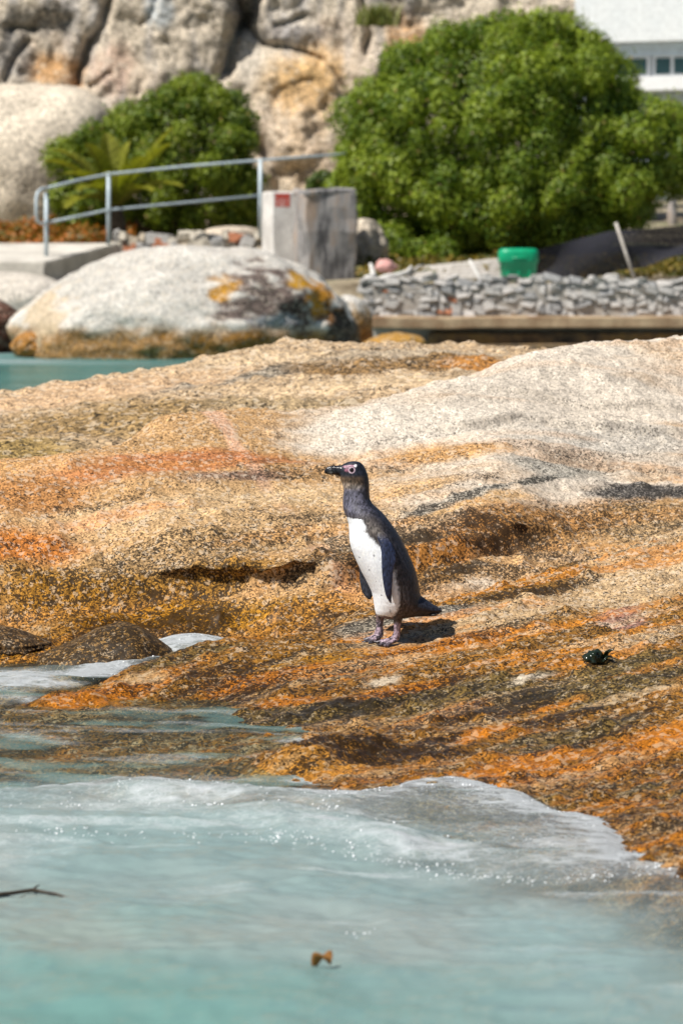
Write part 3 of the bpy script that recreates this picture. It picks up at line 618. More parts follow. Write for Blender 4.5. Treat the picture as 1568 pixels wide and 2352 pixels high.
# ------------------------------------------------------------------ far boulders
PB = P(420, 700, 41)
boulder('large_boulder', 'huge rounded pale boulder with rusty lichen on its right shoulder, standing in the pool', M_rockfar, 426, 765, 41.6, (374, 204), 1.5, seed=5, sub=6, amp=0.15, freq=1.7, power=2.15, tint=(0.52, 0.49, 0.44), dark=0.12,
        waterline=-0.02, wl_h=0.36, wl_tint=(0.36, 0.19, 0.05), patches=[
            (P(630, 680, 40.6)[:], (0.66, 1.1, 0.36), (0.19, 0.14, 0.12), .45), (P(690, 720, 40.7)[:], (0.25, 0.8, 0.25), (0.16, 0.10, 0.08), .5), (P(515, 665, 40.6)[:], (0.17, 0.8, 0.14), (0.42, 0.21, 0.03), .2), (P(690, 645, 40.7)[:], (0.2, .9, .14), (0.46, 0.24, 0.02), .15),
            (P(735, 690, 40.9)[:], (0.22, .9, .34), (0.42, 0.19, 0.02), .15), (P(775, 740, 41)[:], (0.2, .9, .25), (0.26, 0.11, 0.03), .4), (P(790, 770, 41)[:], (0.3, .9, .3), (0.10, 0.07, 0.05), .5), (P(560, 790, 40.4)[:], (1.2, .9, .12), (0.36, 0.18, 0.04), .35), (P(640, 735, 40.6)[:], (0.35, .8, .08), (0.34, 0.33, 0.33), .3), (P(90, 720, 41)[:], (0.4, .9, .35), (0.5, 0.40, .28), .1)])  # dark patch low on the right end paints the boulder's shaded side
boulder('boulder', 'white-topped rock with ochre foot tucked beside the large boulder', M_rockfar, 800, 755, 42.6, (56, 78), 0.4, seed=9, sub=5, amp=0.14, tint=(0.56, 0.53, 0.48), dark=.15, waterline=0.0, wl_h=.5, wl_tint=(.45, .24, .05))
boulder('boulder', 'ochre rock lying in the gap below the quay', M_rockfar, 905, 800, 42.2, (75, 36), 0.35, seed=12, sub=5, amp=0.18, tint=(.45, .25, .06), dark=.2, wet=.4)
boulder('boulder', 'dark red-brown rock left of the large boulder at the pool', M_rockfar, -10, 760, 42.5, (70, 70), 0.5, seed=14, sub=5, amp=0.2, tint=(.14, .06, .04), dark=.45)
boulder('boulder', 'small orange rock at the left foot of the large boulder', M_rockfar, 70, 795, 41.0, (44, 34), 0.25, seed=15, sub=5, amp=0.25, tint=(.42, .2, .05), dark=.3, wet=.4)
boulder('boulder', 'pale smooth slab of rock sloping below the railing ramp', M_rockfar, 0, 720, 45.0, (170, 96), 1.0, seed=18, sub=5, amp=0.08, power=2.8, tint=(.56, .51, .44), dark=.08)
boulder('boulder', 'pale sunlit boulder leaning on the cliff behind the ramp', M_cliff, 60, 400, 57.0, (225, 205), 2.0, seed=21, sub=5, amp=0.10, power=2.6, tint=(.60, .52, .41), dark=.04)
boulder('boulder', 'flat pale rock on the low rubble wall beside the pillar', M_rockfar, 540, 545, 49.6, (75, 26), 0.5, seed=23, sub=4, amp=0.15, tint=(.5, .42, .33), dark=.1)
boulder('boulder', 'lumpy stone footing leaning against the right of the pillar', M_rockfar, 835, 570, 48.6, (55, 70), 0.5, seed=25, sub=5, amp=0.25, tint=(.5, .43, .34), dark=.15)

# ------------------------------------------------------------------ cliff
YC = 60.0
gx = np.linspace(-13, 4.2, 330); gz = np.linspace(0.6, 9.5, 190)
X, Zz = np.meshgrid(gx, gz, indexing='ij')
def cw(px, py): p = P(px, py, YC); return np.array((p.x, p.z))
def cpoly(pts):
    p = np.array([cw(*q) for q in pts]); best = np.full(X.shape, 1e9)
    xx, zz = X + 0.10 * fbm(X * 1.7, Zz * 1.7, octv=3, seed=711), Zz + 0.10 * fbm(X * 1.7 + 9, Zz * 1.7, octv=3, seed=712)
    for a, b in zip(p[:-1], p[1:]):
        ab = b - a; t = np.clip(((xx - a[0]) * ab[0] + (zz - a[1]) * ab[1]) / (ab @ ab), 0, 1); best = np.minimum(best, np.hypot(xx - a[0] - t * ab[0], zz - a[1] - t * ab[1]))
    return best
rid = 1 - np.abs(fbm(X * .7 + 3, Zz * .55, octv=4, seed=705)) * 2
D = 0.45 * fbm(X * .25, Zz * .3, octv=3, seed=701) + 0.14 * rid + 0.10 * fbm(X * .9, Zz * .8, octv=4, seed=702) + 0.13 * fbm(X * 4, Zz * 3, octv=4, seed=703) - 0.09 * np.exp(-np.abs(fbm(X * 1.3, Zz * 1.1, octv=4, seed=706)) * 22)
cracks = [([(250, -60), (232, 42), (190, 95), (163, 160), (170, 195)], .13, .9), ([(545, -80), (552, 30), (525, 95), (514, 160)], .16, 1.0), ([(590, -30), (572, 20), (552, 50)], .2, .8),
          ([(552, 50), (598, 92), (645, 97), (700, 112), (738, 126)], .07, .6), ([(360, -40), (350, 32), (318, 58)], .05, .3), ([(250, 160), (200, 200)], .08, .4), ([(830, -60), (852, 70), (838, 118)], .10, .5), ([(740, 126), (800, 210), (830, 330)], .05, .3),
          ([(0, 62), (60, 55)], .08, .5), ([(640, 50), (700, 28)], .06, .4), ([(0, 180), (50, 90)], .1, .5), ([(600, 330), (640, 400), (650, 460)], .22, .8)]
for pts, w, dep in cracks:
    D -= dep * .62 * np.exp(-(cpoly(pts) / (w * .55)) ** 1.2)
# each block between the cracks sits at its own depth
D += 0.3 * sstep(cw(230, 0)[0] - .3, cw(230, 0)[0] + .3, X) * sstep(cw(540, 0)[0] + .2, cw(540, 0)[0] - .2, X) + 0.35 * sstep(cw(640, 300)[0] - 1, cw(640, 300)[0], X) * sstep(cw(700, 110)[1] + .1, cw(700, 110)[1] - .3, Zz)
slope = (Zz - 1.0) * 0.22
me = grid_mesh('cliff', np.stack([X, YC - D + slope, Zz], -1)[::-1])
x, z = X[::-1].ravel(), Zz[::-1].ravel()
n1 = fbm(x * .8, z * .6, octv=4, seed=721); n2 = fbm(x * 2.5, z * 1.2, octv=4, seed=722); n3 = fbm(x * 3.2, z * .5, octv=3, seed=723)
col = np.tile(np.array((0.52, 0.445, 0.345)), (len(x), 1)); dk = np.full(len(x), .20)
k = sstep(.0, .5, n1)[:, None] * .6; col = col * (1 - k) + np.array((.5, .37, .26)) * k
k = sstep(.0, .45, n3)[:, None] * .65; col = col * (1 - k) + np.array((.36, .345, .335)) * k
for px, py, a, b, c_, q, dd in [(700, 190, 90, 90, (.60, .36, .13), .8, .06), (700, 320, 80, 130, (.55, .38, .22), .6, .08), (110, 150, 70, 40, (.46, .24, .08), .8, .15), (160, 190, 25, 22, (.40, .18, .05), .7, .15), (950, 90, 70, 60, (.52, .27, .10), .8, .1), (1000, 120, 50, 22, (.48, .18, .05), .8, .1), (860, 130, 35, 60, (.5, .42, .34), .6, .12), (250, 150, 60, 60, (.5, .33, .24), .6, .1),
                            (90, 40, 110, 45, (.20, .185, .16), .7, .4), (20, 130, 50, 60, (.24, .23, .22), .7, .3), (570, 15, 40, 40, (.12, .11, .11), .7, .4), (660, 70, 90, 24, (.27, .25, .25), .6, .3), (360, 20, 40, 40, (.47, .52, .54), .7, .05), (560, 120, 40, 70, (.5, .46, .40), .5, .1), (420, 250, 60, 90, (.5, .47, .42), .5, .12), (1050, 60, 110, 40, (.5, .42, .32), .7, .08), (870, 18, 24, 24, (.12, .16, .05), .8, .2)]:
    c0 = cw(px, py); k = sstep(1.3, .45, np.hypot((x - c0[0]) / (a * YC / FPX), (z - c0[1]) / (b * YC / FPX)) + .5 * n2) * q
    col = col * (1 - k[:, None]) + np.array(c_) * k[:, None]; dk = dk * (1 - k) + dd * k
col *= (1 + .25 * n2)[:, None]
attr(me, 'tint', np.clip(col, .02, 1)); attr(me, 'dark', dk); attr(me, 'wet', np.zeros(len(x)))
tag(link('cliff', me, M_cliff), 'weathered grey and ochre granite cliff with deep dark cracks behind the bushes', 'cliff', kind='structure')
# tuft of grass on a cliff ledge
def blade_mesh(name, base, n, spread, h, w, c1, c2, seed):
    r = np.random.default_rng(seed); V, F, T = [], [], []
    for i in range(n):
        b = np.array(base) + np.array((r.normal(0, spread[0]), r.normal(0, spread[1]), 0.0)); a = r.uniform(0, 6.28); L = h * r.uniform(.5, 1.1); lean = r.normal(0, .35, 2)
        s = np.array((math.cos(a), math.sin(a), 0)) * w
        t = b + np.array((lean[0] * L, lean[1] * L, L)); m_ = b + np.array((lean[0] * L * .35, lean[1] * L * .35, L * .6))
        k = len(V); V += [b - s, b + s, m_ + s * .7, m_ - s * .7, t]; F += [(k, k + 1, k + 2), (k, k + 2, k + 3), (k + 3, k + 2, k + 4)]
        c = np.array(c1) + (np.array(c2) - np.array(c1)) * r.random(); T += [c] * 5
    me = raw_mesh(name, np.array(V), np.array(F), False); attr(me, 'tint', np.array(T)); return me
M_leaf = leaf_material('leaf', 0.5, 0.28)
p = P(868, 40, 59.6)
tag(link('grass_tuft', blade_mesh('grass_tuft', (p.x, 60.2, p.z - .1), 260, (.14, .1), .4, .02, (.10, .14, .03), (.25, .25, .07), 4), M_leaf), 'small green tuft of grass growing in a cliff crack', 'grass')

# ------------------------------------------------------------------ bushes
def bush(name, label, ells, Yc, nclump, nleaf, seed, c1, c2, rc=(.22, .42), lsize=.064, group=None, trunk_px=None, ground_z=1.0, xs_cut=None):
    """ells: (px, py, rx, ry, depth offset) in photo pixels at depth Yc"""
    r = np.random.default_rng(seed); k = Yc / FPX
    E = [(np.array(P(a, b, Yc + dy)[:]), np.array((rx * k, rx * k * .75, ry * k))) for a, b, rx, ry, dy in ells]
    # clump centres on the outer surface of the joined ellipsoids
    cs = []; area = np.array([e[1][0] * e[1][2] for e in E]); area /= area.sum()
    while len(cs) < nclump:
        i = r.choice(len(E), p=area); v = r.normal(size=3); v /= np.linalg.norm(v)
        if v[1] > 0.55: continue
        p_ = E[i][0] + E[i][1] * v * r.uniform(.78, .98)
        if any((((p_ - e[0]) / e[1]) ** 2).sum() < .62 for j, e in enumerate(E) if j != i): continue
        if p_[2] < ground_z + .05: continue
        cs.append((p_, r.uniform(*rc), r.uniform(-1, 1)))
    cpos = np.array([c[0] for c in cs]); crad = np.array([c[1] for c in cs]); chue = np.array([c[2] for c in cs])
    ci = r.choice(len(cs), nleaf, p=crad ** 2 / (crad ** 2).sum())
    v = r.normal(size=(nleaf, 3)); v[:, 2] += .25; v[:, 1] -= .15; v /= np.linalg.norm(v, axis=1)[:, None]
    sub = 1 + .22 * vnoise(v[:, 0] * 3 + ci * 7.7, v[:, 1] * 3, v[:, 2] * 3, seed=seed)
    pos = cpos[ci] + v * (crad[ci] * sub * (r.uniform(.72, 1.05, nleaf) + .28 * (r.random(nleaf) < .07)))[:, None]
    nin = nleaf // 2                              # inner leaves that close the view through the crown
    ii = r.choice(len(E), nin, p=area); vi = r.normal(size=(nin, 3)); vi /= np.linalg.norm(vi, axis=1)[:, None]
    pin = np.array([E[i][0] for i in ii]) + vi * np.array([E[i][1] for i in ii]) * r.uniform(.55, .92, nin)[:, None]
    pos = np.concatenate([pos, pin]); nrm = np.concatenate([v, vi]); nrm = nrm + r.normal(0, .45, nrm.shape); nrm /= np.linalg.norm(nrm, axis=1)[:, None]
    hue = np.concatenate([chue[ci], r.uniform(-1, 0, nin)])  # inner leaves get the darker tints, painting shade inside the crown
    ok = pos[:, 2] > ground_z; pos, nrm, hue = pos[ok], nrm[ok], hue[ok]; n = len(pos)
    ax = np.cross(nrm, r.normal(size=(n, 3))); ax /= np.linalg.norm(ax, axis=1)[:, None]; bx = np.cross(nrm, ax)
    L = lsize * r.uniform(.7, 1.3, n)[:, None]; W = L * .55
    V = np.stack([pos - ax * L * .5, pos + bx * W * .5 + nrm * L * .05, pos + ax * L * .5, pos - bx * W * .5 + nrm * L * .05], 1).reshape(-1, 3)
    F = np.arange(4 * n).reshape(n, 4)
    me = raw_mesh('crown', V, F, False)
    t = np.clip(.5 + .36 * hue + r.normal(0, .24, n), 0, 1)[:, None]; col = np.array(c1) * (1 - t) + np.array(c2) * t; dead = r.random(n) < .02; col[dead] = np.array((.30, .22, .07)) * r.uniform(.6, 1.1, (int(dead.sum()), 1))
    attr(me, 'tint', np.repeat(col, 4, 0))
    bx_, bz_ = (P(trunk_px[0], trunk_px[1], Yc).x, ground_z) if trunk_px else (E[0][0][0], ground_z)
    root = empty(name, (bx_, Yc, ground_z - .1)); tag(root, label, 'bush', group)
    link('crown', me, M_leaf, root)
    base = Vector((bx_, Yc, ground_z - .15)); bm = bmesh.new(); allv = []
    tr = []
    for i in range(9):
        e = E[i % len(E)]; tgt = Vector(e[0] + e[1] * np.array((r.uniform(-.6, .6), r.uniform(-.6, .3), r.uniform(.0, .6))))
        mid = base.lerp(tgt, .45) + Vector((r.normal(0, .15), r.normal(0, .15), -.1)); off = Vector((r.normal(0, .1), r.normal(0, .1), 0))
        tm = tube_mesh('t', [base + off, base.lerp(mid, .5) + off * .7, mid, mid.lerp(tgt, .6), tgt], [.09, .075, .055, .035, .012], 7); bm.from_mesh(tm); bpy.data.meshes.remove(tm)
    link('trunk', bm_mesh('trunk', bm, True), M_bark, root)
    return root
M_bark = noise_material('bark', (.05, .035, .025), (.14, .10, .07), 14)
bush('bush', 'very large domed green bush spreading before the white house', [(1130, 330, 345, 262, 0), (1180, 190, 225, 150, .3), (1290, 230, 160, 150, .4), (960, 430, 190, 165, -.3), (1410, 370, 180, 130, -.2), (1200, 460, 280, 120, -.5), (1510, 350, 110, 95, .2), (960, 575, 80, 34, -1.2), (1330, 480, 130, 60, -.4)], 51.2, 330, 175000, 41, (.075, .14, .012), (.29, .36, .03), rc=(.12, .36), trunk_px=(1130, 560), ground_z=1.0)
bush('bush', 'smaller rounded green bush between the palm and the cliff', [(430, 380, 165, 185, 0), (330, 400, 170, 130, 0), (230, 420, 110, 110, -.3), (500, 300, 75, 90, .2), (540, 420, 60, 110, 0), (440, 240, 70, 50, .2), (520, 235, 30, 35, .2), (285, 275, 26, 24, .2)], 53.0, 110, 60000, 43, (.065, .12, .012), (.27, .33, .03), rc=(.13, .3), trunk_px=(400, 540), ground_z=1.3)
bush('bush', 'tiny green shrub showing above the concrete pillar', [(735, 425, 28, 20, 0)], 54.0, 10, 2500, 44, (.05, .09, .015), (.13, .19, .03), rc=(.08, .14), ground_z=1.9, trunk_px=(735, 440))

# palm
M_palm = leaf_material('palm_leaf', 0.45, 0.35)
pr = P(265, 480, 50.4); proot = empty('palm', (pr.x, pr.y, 1.3)); tag(proot, 'young palm with arching yellow-green fronds behind the railing', 'palm')
def frond(tip, arch, seed, base):
    r = np.random.default_rng(seed); tip = Vector(tip); V, F, T = [], [], []
    n = 46; mid = (base + tip) / 2 + Vector((0, 0, arch)); L = (tip - base).length
    q = lambda t: base * (1 - t) ** 2 + mid * 2 * t * (1 - t) + tip * t * t
    for i in range(3, n):
        t = i / n; p_ = q(t); tg = (q(min(1, t + .02)) - q(t - .02)).normalized(); side = tg.cross(Vector((0, 0, 1))); side.normalize(); upv = side.cross(tg)
        ll = .30 * math.sin(math.pi * min(1, .12 + t * .9)) ** .7 + .03
        for s in (-1, 1):
            dr = (side * s * .8 + tg * .55 + upv * (.35 + r.normal(0, .06))).normalized(); e = p_ + dr * ll; w = tg * .016; k = len(V)
            V += [p_ - w, p_ + w, p_.lerp(e, .5) + w * .9, e - Vector((0, 0, ll * .15)), p_.lerp(e, .5) - w * .9]; F += [(k, k + 1, k + 2), (k, k + 2, k + 4), (k + 4, k + 2, k + 3)]
            c = np.array((.13, .16, .018)) * (1 - t) + np.array((.28, .28, .03)) * t; T += [c * r.uniform(.7, 1.2)] * 5
    me = raw_mesh('frond', np.array([v[:] for v in V]), np.array(F), False); attr(me, 'tint', np.array(T))
    o = link('frond', me, M_palm, proot)
    rt = tube_mesh('rachis', [q(t / 10) for t in range(11)], [.022 - .018 * t / 10 for t in range(11)], 6); attr(rt, 'tint', np.tile(np.array((.2, .19, .03)), (len(rt.vertices), 1)))
    ro = bpy.data.objects.new('rachis', rt); C.objects.link(ro); rt.materials.append(M_palm); ro.parent = o
pbase = Vector((pr.x, pr.y, pr.z))
for i, (tx, ty, dy, ar) in enumerate([(100, 370, -.3, .35), (118, 345, .2, .4), (150, 400, -.7, .3), (245, 305, .3, .1), (300, 325, .1, .1), (400, 290, .1, .12), (395, 330, -.4, .2), (340, 360, -.9, .2), (200, 330, -.5, .2), (150, 480, -.9, .35), (420, 430, -.9, .35), (270, 400, -1.2, .3), (180, 440, -1.1, .35), (350, 440, -1.1, .3)]):
    frond(P(tx, ty, 50.4 + dy), ar, 900 + i, pbase)
tm = tube_mesh('trunk', [Vector((pr.x, pr.y, 1.15)), Vector((pr.x + .03, pr.y, 1.6)), pbase + Vector((0, 0, .08))], [.17, .15, .09], 10); link('trunk', tm, M_bark, proot)

# ground cover with orange flowers (uncountable)
def ground_cover(name, label, x0, x1, y0, y1, n, seed, c1, c2, h=.16, zf=None):
    r = np.random.default_rng(seed); px = r.uniform(x0, x1, n); py = r.uniform(y0, y1, n); pz = zf(px, py)
    nr = r.normal(size=(n, 3)); nr[:, 2] = np.abs(nr[:, 2]) + .3; nr /= np.linalg.norm(nr, axis=1)[:, None]
    ax = np.cross(nr, r.normal(size=(n, 3))); ax /= np.linalg.norm(ax, axis=1)[:, None]; bx = np.cross(nr, ax); L = r.uniform(.03, .06, n)[:, None]
    pos = np.stack([px, py, pz + r.uniform(0, h, n) * (.6 + .5 * vnoise(px * 3, py * 3, seed=seed))], 1)
    V = np.stack([pos - ax * L, pos + bx * L * .6, pos + ax * L, pos - bx * L * .6], 1).reshape(-1, 3)
    me = raw_mesh(name, V, np.arange(4 * n).reshape(n, 4), False); t = r.random(n)[:, None] ** 1.3; attr(me, 'tint', np.repeat(np.array(c1) * (1 - t) + np.array(c2) * t, 4, 0))
    return tag(link(name, me, M_leaf), label, 'plants', kind='stuff')
xl, xr = P(-60, 560, 51).x, P(300, 560, 51).x
ground_cover('flowering_ground_cover', 'orange flowering succulents covering the bank behind the railing', xl, xr, 50.0, 54.5, 9000, 51, (.14, .13, .03), (.52, .16, .03), .28, lambda a, b: np.interp(b, [50, 54.5], [1.26, 1.62]))

# ------------------------------------------------------------------ ramp, railing, rubble walls, pillar
M_conc = noise_material('pale_concrete', (.40, .37, .32), (.62, .58, .51), 2.5, bump=.25)
M_concg = noise_material('weathered_concrete', (.12, .115, .115), (.31, .295, .285), 4.5, bump=.5, c3=(.33, .25, .19), stretch=(1, 1, .28))
M_mortar = noise_material('mortar', (.30, .275, .245), (.44, .405, .36), 5, bump=.4)
M_steel = noise_material('galvanised_steel', (.38, .46, .50), (.52, .60, .64), 9, rough=.45, bump=.05, spec=.5)
def prism(name, pts, z0, ztop, mat, parent=None):
    """plan polygon pts [(x,y)], flat foot z0, top height per corner"""
    n = len(pts); V = [(a, b, z0) for a, b in pts] + [(a, b, zt) for (a, b), zt in zip(pts, ztop)]
    F = [tuple(range(n - 1, -1, -1)), tuple(range(n, 2 * n))] + [(i, (i + 1) % n, n + (i + 1) % n, n + i) for i in range(n)]
    me = bpy.data.meshes.new(name); me.from_pydata(V, [], F)
    bm = bmesh.new(); bm.from_mesh(me); bmesh.ops.recalc_face_normals(bm, faces=bm.faces); bmesh.ops.bevel(bm, geom=list(bm.edges), offset=.02, segments=2, affect='EDGES'); bm.to_mesh(me); bm.free()
    return link(name, me, mat, parent)
a0 = P(104, 602, 46.6); a1 = P(275, 558, 49.2); l0 = P(-260, 606, 46.6); l1 = P(-260, 548, 49.4)
tag(prism('concrete_ramp', [(l0.x, l0.y), (a0.x, a0.y), (a1.x, a1.y), (l1.x, l1.y)], .45, [a0.z, a0.z, a1.z, a1.z], M_conc), 'pale concrete ramp climbing to the railing, its shaded side facing the boulder', 'ramp')
rail = empty('railing', P(107, 592, 47.4)[:]); tag(rail, 'galvanised two-bar railing with three posts along the ramp', 'railing')
posts = [(107, 442, 606, 47.4), (250, 396, 562, 48.6), (598, 364, 545, 48.9)]
for px, t, b, yy in posts: link('post', tube_mesh('post', [P(px, b, yy), P(px, t, yy)], .03, 12), M_steel, rail)
top = [P(250, 400, 48.6 - .05), P(425, 382, 48.75), P(598, 368, 48.9), P(765, 356, 49.5), P(800, 352, 50.6)]
link('top_rail', tube_mesh('top_rail', [P(107, 432, 47.4), P(180, 414, 48.0)] + top, .02, 10), M_steel, rail)
link('middle_rail', tube_mesh('middle_rail', [P(107, 512, 47.4), P(250, 482, 48.6), P(598, 449, 48.9)], .019, 10), M_steel, rail)
link('end_loop', tube_mesh('end_loop', [P(110, 432, 47.4), P(96, 434, 47.3), P(87, 442, 47.25), P(84, 456, 47.2), P(84, 495, 47.2), P(87, 508, 47.25), P(96, 513, 47.3), P(110, 512, 47.4)], .022, 10), M_steel, rail)

stone_meshes = []
for i in range(7):
    bm = box_bm((1, 1, 1), .17, 1)
    bmesh.ops.subdivide_edges(bm, edges=[], cuts=0)
    r_ = random.Random(i)
    for v in bm.verts: v.co += Vector((r_.uniform(-.13, .13), r_.uniform(-.13, .13), r_.uniform(-.13, .13)))
    stone_meshes.append(bm)
STONE = {}
def stone_mat(c):
    k = tuple(round(q, 3) for q in c)
    if k not in STONE: STONE[k] = noise_material('stone', tuple(q * .7 for q in c), tuple(min(1, q * 1.25) for q in c), 7, bump=.5)
    return STONE[k]
def stone_mesh(i, mat):
    me = bpy.data.meshes.new('stone'); stone_meshes[i].to_mesh(me); me.materials.append(mat); return me
SCACHE = {}
def rubble(parent, p0, p1, z0, z1, thick, palette, seed, sz=(.16, .34), rough=.08):
    """stones laid along the line p0-p1 (plan) between heights z0 and z1, each its own part"""
    r_ = random.Random(seed); p0, p1 = Vector(p0), Vector(p1); L = (p1 - p0).length; dr = (p1 - p0).normalized(); nrm = Vector((dr.y, -dr.x)); ang = math.atan2(dr.y, dr.x)
    z = z0
    while z < z1 - .04:
        h = min(r_.uniform(sz[0] * .6, sz[1] * .7), z1 - z); s = -r_.uniform(0, sz[0])
        while s < L - .03:
            w = r_.uniform(*sz) * r_.choice((.6, .9, 1.1)); c = r_.choices(palette, weights=[5] * (len(palette) - 1) + [.6])[0]; i = r_.randrange(7); key = (i, c)
            if key not in SCACHE: SCACHE[key] = stone_mesh(i, stone_mat(c))
            o = bpy.data.objects.new('stone', SCACHE[key]); C.objects.link(o); o.parent = parent; o.matrix_parent_inverse = Matrix.Translation(-parent.location)
            cc = p0 + dr * (s + w / 2) + nrm * r_.uniform(-.02, rough); hh = h * r_.uniform(.8, 1.35)
            o.location = (cc.x, cc.y, z + h / 2 + r_.uniform(-.05, .05)); o.scale = (w * 1.12, thick, hh); o.rotation_euler = (r_.uniform(-.1, .1), r_.uniform(-.35, .35), ang + r_.uniform(-.15, .15))
            s += w * .97
        z += h * .9
GR1, GR2, GR3, TN, RD = (.36, .345, .325), (.42, .40, .375), (.30, .295, .29), (.45, .38, .29), (.42, .17, .09)
wroot = empty('rubble_wall', (P(440, 580, 49.3).x, 49.3, 1.0)); tag(wroot, 'low rubble stone wall between the ramp and the concrete pillar', 'wall')
q0, q1 = P(268, 560, 49.3), P(640, 560, 49.0)
rough_box('mortar', (q1.x - q0.x, .42, 1.0), ((q0.x + q1.x) / 2, 49.45, 1.0 - .03), 0, M_mortar, wroot, cuts=8, amp=.02)
rubble(wroot, (q0.x, 49.3), (q1.x, 49.1), .95, P(0, 537, 49.2).z, .2, [TN, GR1, (.5, .45, .37), GR3, RD], 5, (.14, .32))

# pillar
pc = P(744, 560, 47.2); pil = empty('concrete_pillar', (pc.x, 47.2, .5)); tag(pil, 'weathered square concrete pillar with a painted side block', 'pillar')
ztop, zmid = P(744, 434, 47.2).z, P(744, 545, 47.2).z
rz = math.radians(16)
rough_box('shaft', (.74, .70, ztop - .34), (pc.x, 47.5, (ztop - .04 + .3) / 2), rz, M_concg, pil, .03, 9, .05, 1)
rough_box('cap_slab', (.76, .72, .10), (pc.x, 47.5, ztop - .05), rz, M_concg, pil, .03, 7, .03, 2)
M_white = noise_material('old_white_paint', (.50, .47, .44), (.74, .71, .67), 3.5, bump=.2)
sb = P(640, 510, 47.7)
rough_box('side_block', (.36, .6, P(0, 440, 47.7).z - .45), (sb.x, 47.95, (P(0, 440, 47.7).z + .45) / 2), rz, M_white, pil, .02, 6, .012, 3)
M_red = noise_material('red_paint', (.45, .05, .03), (.58, .10, .07), 12, bump=.05)
rp = P(628, 460, 47.6)
bm = bmesh.new()
for a, w in ((-.085, .042), (-.03, .04), (.03, .04), (.085, .042)):
    b2 = box_bm((w, .008, .19), .003, 1, (a, 0, 0)); t2 = bpy.data.meshes.new('t'); b2.to_mesh(t2); b2.free(); bm.from_mesh(t2); bpy.data.meshes.remove(t2)
b2 = box_bm((.21, .0075, .06), .003, 1, (0, 0, .062)); t2 = bpy.data.meshes.new('t'); b2.to_mesh(t2); b2.free(); bm.from_mesh(t2); bpy.data.meshes.remove(t2)
o = link('red_paint_mark', bm_mesh('red_paint_mark', bm), M_red, pil)
nv = Vector((math.sin(rz), -math.cos(rz), 0)); ctr = Vector((sb.x, 47.95, rp.z)) + nv * .307 + Vector((-.03, 0, 0)); o.location = ctr; o.rotation_euler = (0, 0, rz); o['label'] = 'faded red painted mark'

# ------------------------------------------------------------------ quay with rubble edge
qz1, qz0, qb = P(0, 645, 44.2).z, P(0, 726, 44.0).z, P(0, 775, 43.8).z
quay = empty('stone_quay', (P(1200, 760, 44.2).x, 44.2, 0)); tag(quay, 'long rubble-faced quay wall with a concrete step, below the green tub', 'wall')
xa, xb = P(836, 690, 44.2).x, P(1760, 690, 44.2).x
rough_box('mortar', (xb - xa, 1.4, qz1 - .02), ((xa + xb) / 2, 44.2 + .60, (qz1 - .02) / 2 - .03), 0, M_mortar, quay, .03, 10, .03, 5)
rubble(quay, (xa, 44.2), (xb, 44.2), qz0 - .02, qz1 + .04, .24, [GR1, GR2, GR3, (.48, .45, .42), RD], 9, (.10, .24), .025)
M_step = noise_material('brown_concrete', (.22, .13, .07), (.44, .32, .20), 3.0, bump=.4)
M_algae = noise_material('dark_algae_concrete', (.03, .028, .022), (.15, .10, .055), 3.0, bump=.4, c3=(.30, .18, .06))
rough_box('step', (xb - xa - .1, .55, .16), ((xa + xb) / 2 + .05, 43.95, qz0 - .08), 0, M_step, quay, .02, 10, .02, 6)
xd = P(985, 800, 43.7).x
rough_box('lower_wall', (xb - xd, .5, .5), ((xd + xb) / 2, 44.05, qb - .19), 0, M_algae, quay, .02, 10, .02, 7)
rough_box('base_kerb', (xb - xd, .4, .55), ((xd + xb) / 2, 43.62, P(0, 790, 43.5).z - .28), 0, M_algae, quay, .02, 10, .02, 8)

# green tub
M_green = noise_material('green_plastic', (.0, .27, .12), (.0, .34, .16), 3, rough=.38, bump=.03, spec=.5)
def tub():
    yy = 44.75; c = P(1189, 645, yy); k = yy / FPX; root = empty('plastic_tub', (c.x, yy, qz1)); tag(root, 'upturned green plastic tub standing on the quay', 'tub')
    def ringz(w, d, z, n=40, pw=4.5):
        out = []
        for i in range(n):
            a = 2 * math.pi * i / n; cx, sx = math.cos(a), math.sin(a)
            q = (abs(cx) ** pw + abs(sx) ** pw) ** (-1 / pw); out.append((c.x + w * q * cx, yy + d * q * sx, qz1 + z))
        return out
    H = 70 * k + .02; W = 46 * k
    prof = [(.80, .0), (.84, .005), (.86, .04), (.88, .30), (.90, .31), (.93, .55), (.97, .56), (1.0, .60), (1.0, .84), (.97, .92), (.90, .975), (.75, 1.0), (.4, 1.005)]
    V, F = [], []; n = 40
    for w, z in prof: V += ringz(W * w, W * .8 * w, H * z)
    for j in range(len(prof) - 1):
        for i in range(n): F.append((j * n + i, j * n + (i + 1) % n, (j + 1) * n + (i + 1) % n, (j + 1) * n + i))
    F += [tuple(range(n - 1, -1, -1)), tuple((len(prof) - 1) * n + i for i in range(n))]
    me = bpy.data.meshes.new('shell'); me.from_pydata(V, [], F); link('shell', smooth(me), M_green, root)
    for s in (-.35, 0, .35):
        link('rib', bm_mesh('rib', box_bm((.028, .03, H * .28), .008, 2, (c.x + s * W * 1.5, yy - W * .8 * .87, qz1 + H * .16))), M_green, root)
    link('handle', tube_mesh('handle', [(c.x - .09, yy - W * .78, qz1 + H * .72), (c.x - .085, yy - W * .86, qz1 + H * .70), (c.x + .085, yy - W * .86, qz1 + H * .70), (c.x + .09, yy - W * .78, qz1 + H * .72)], .014, 8), M_green, root)
tub()

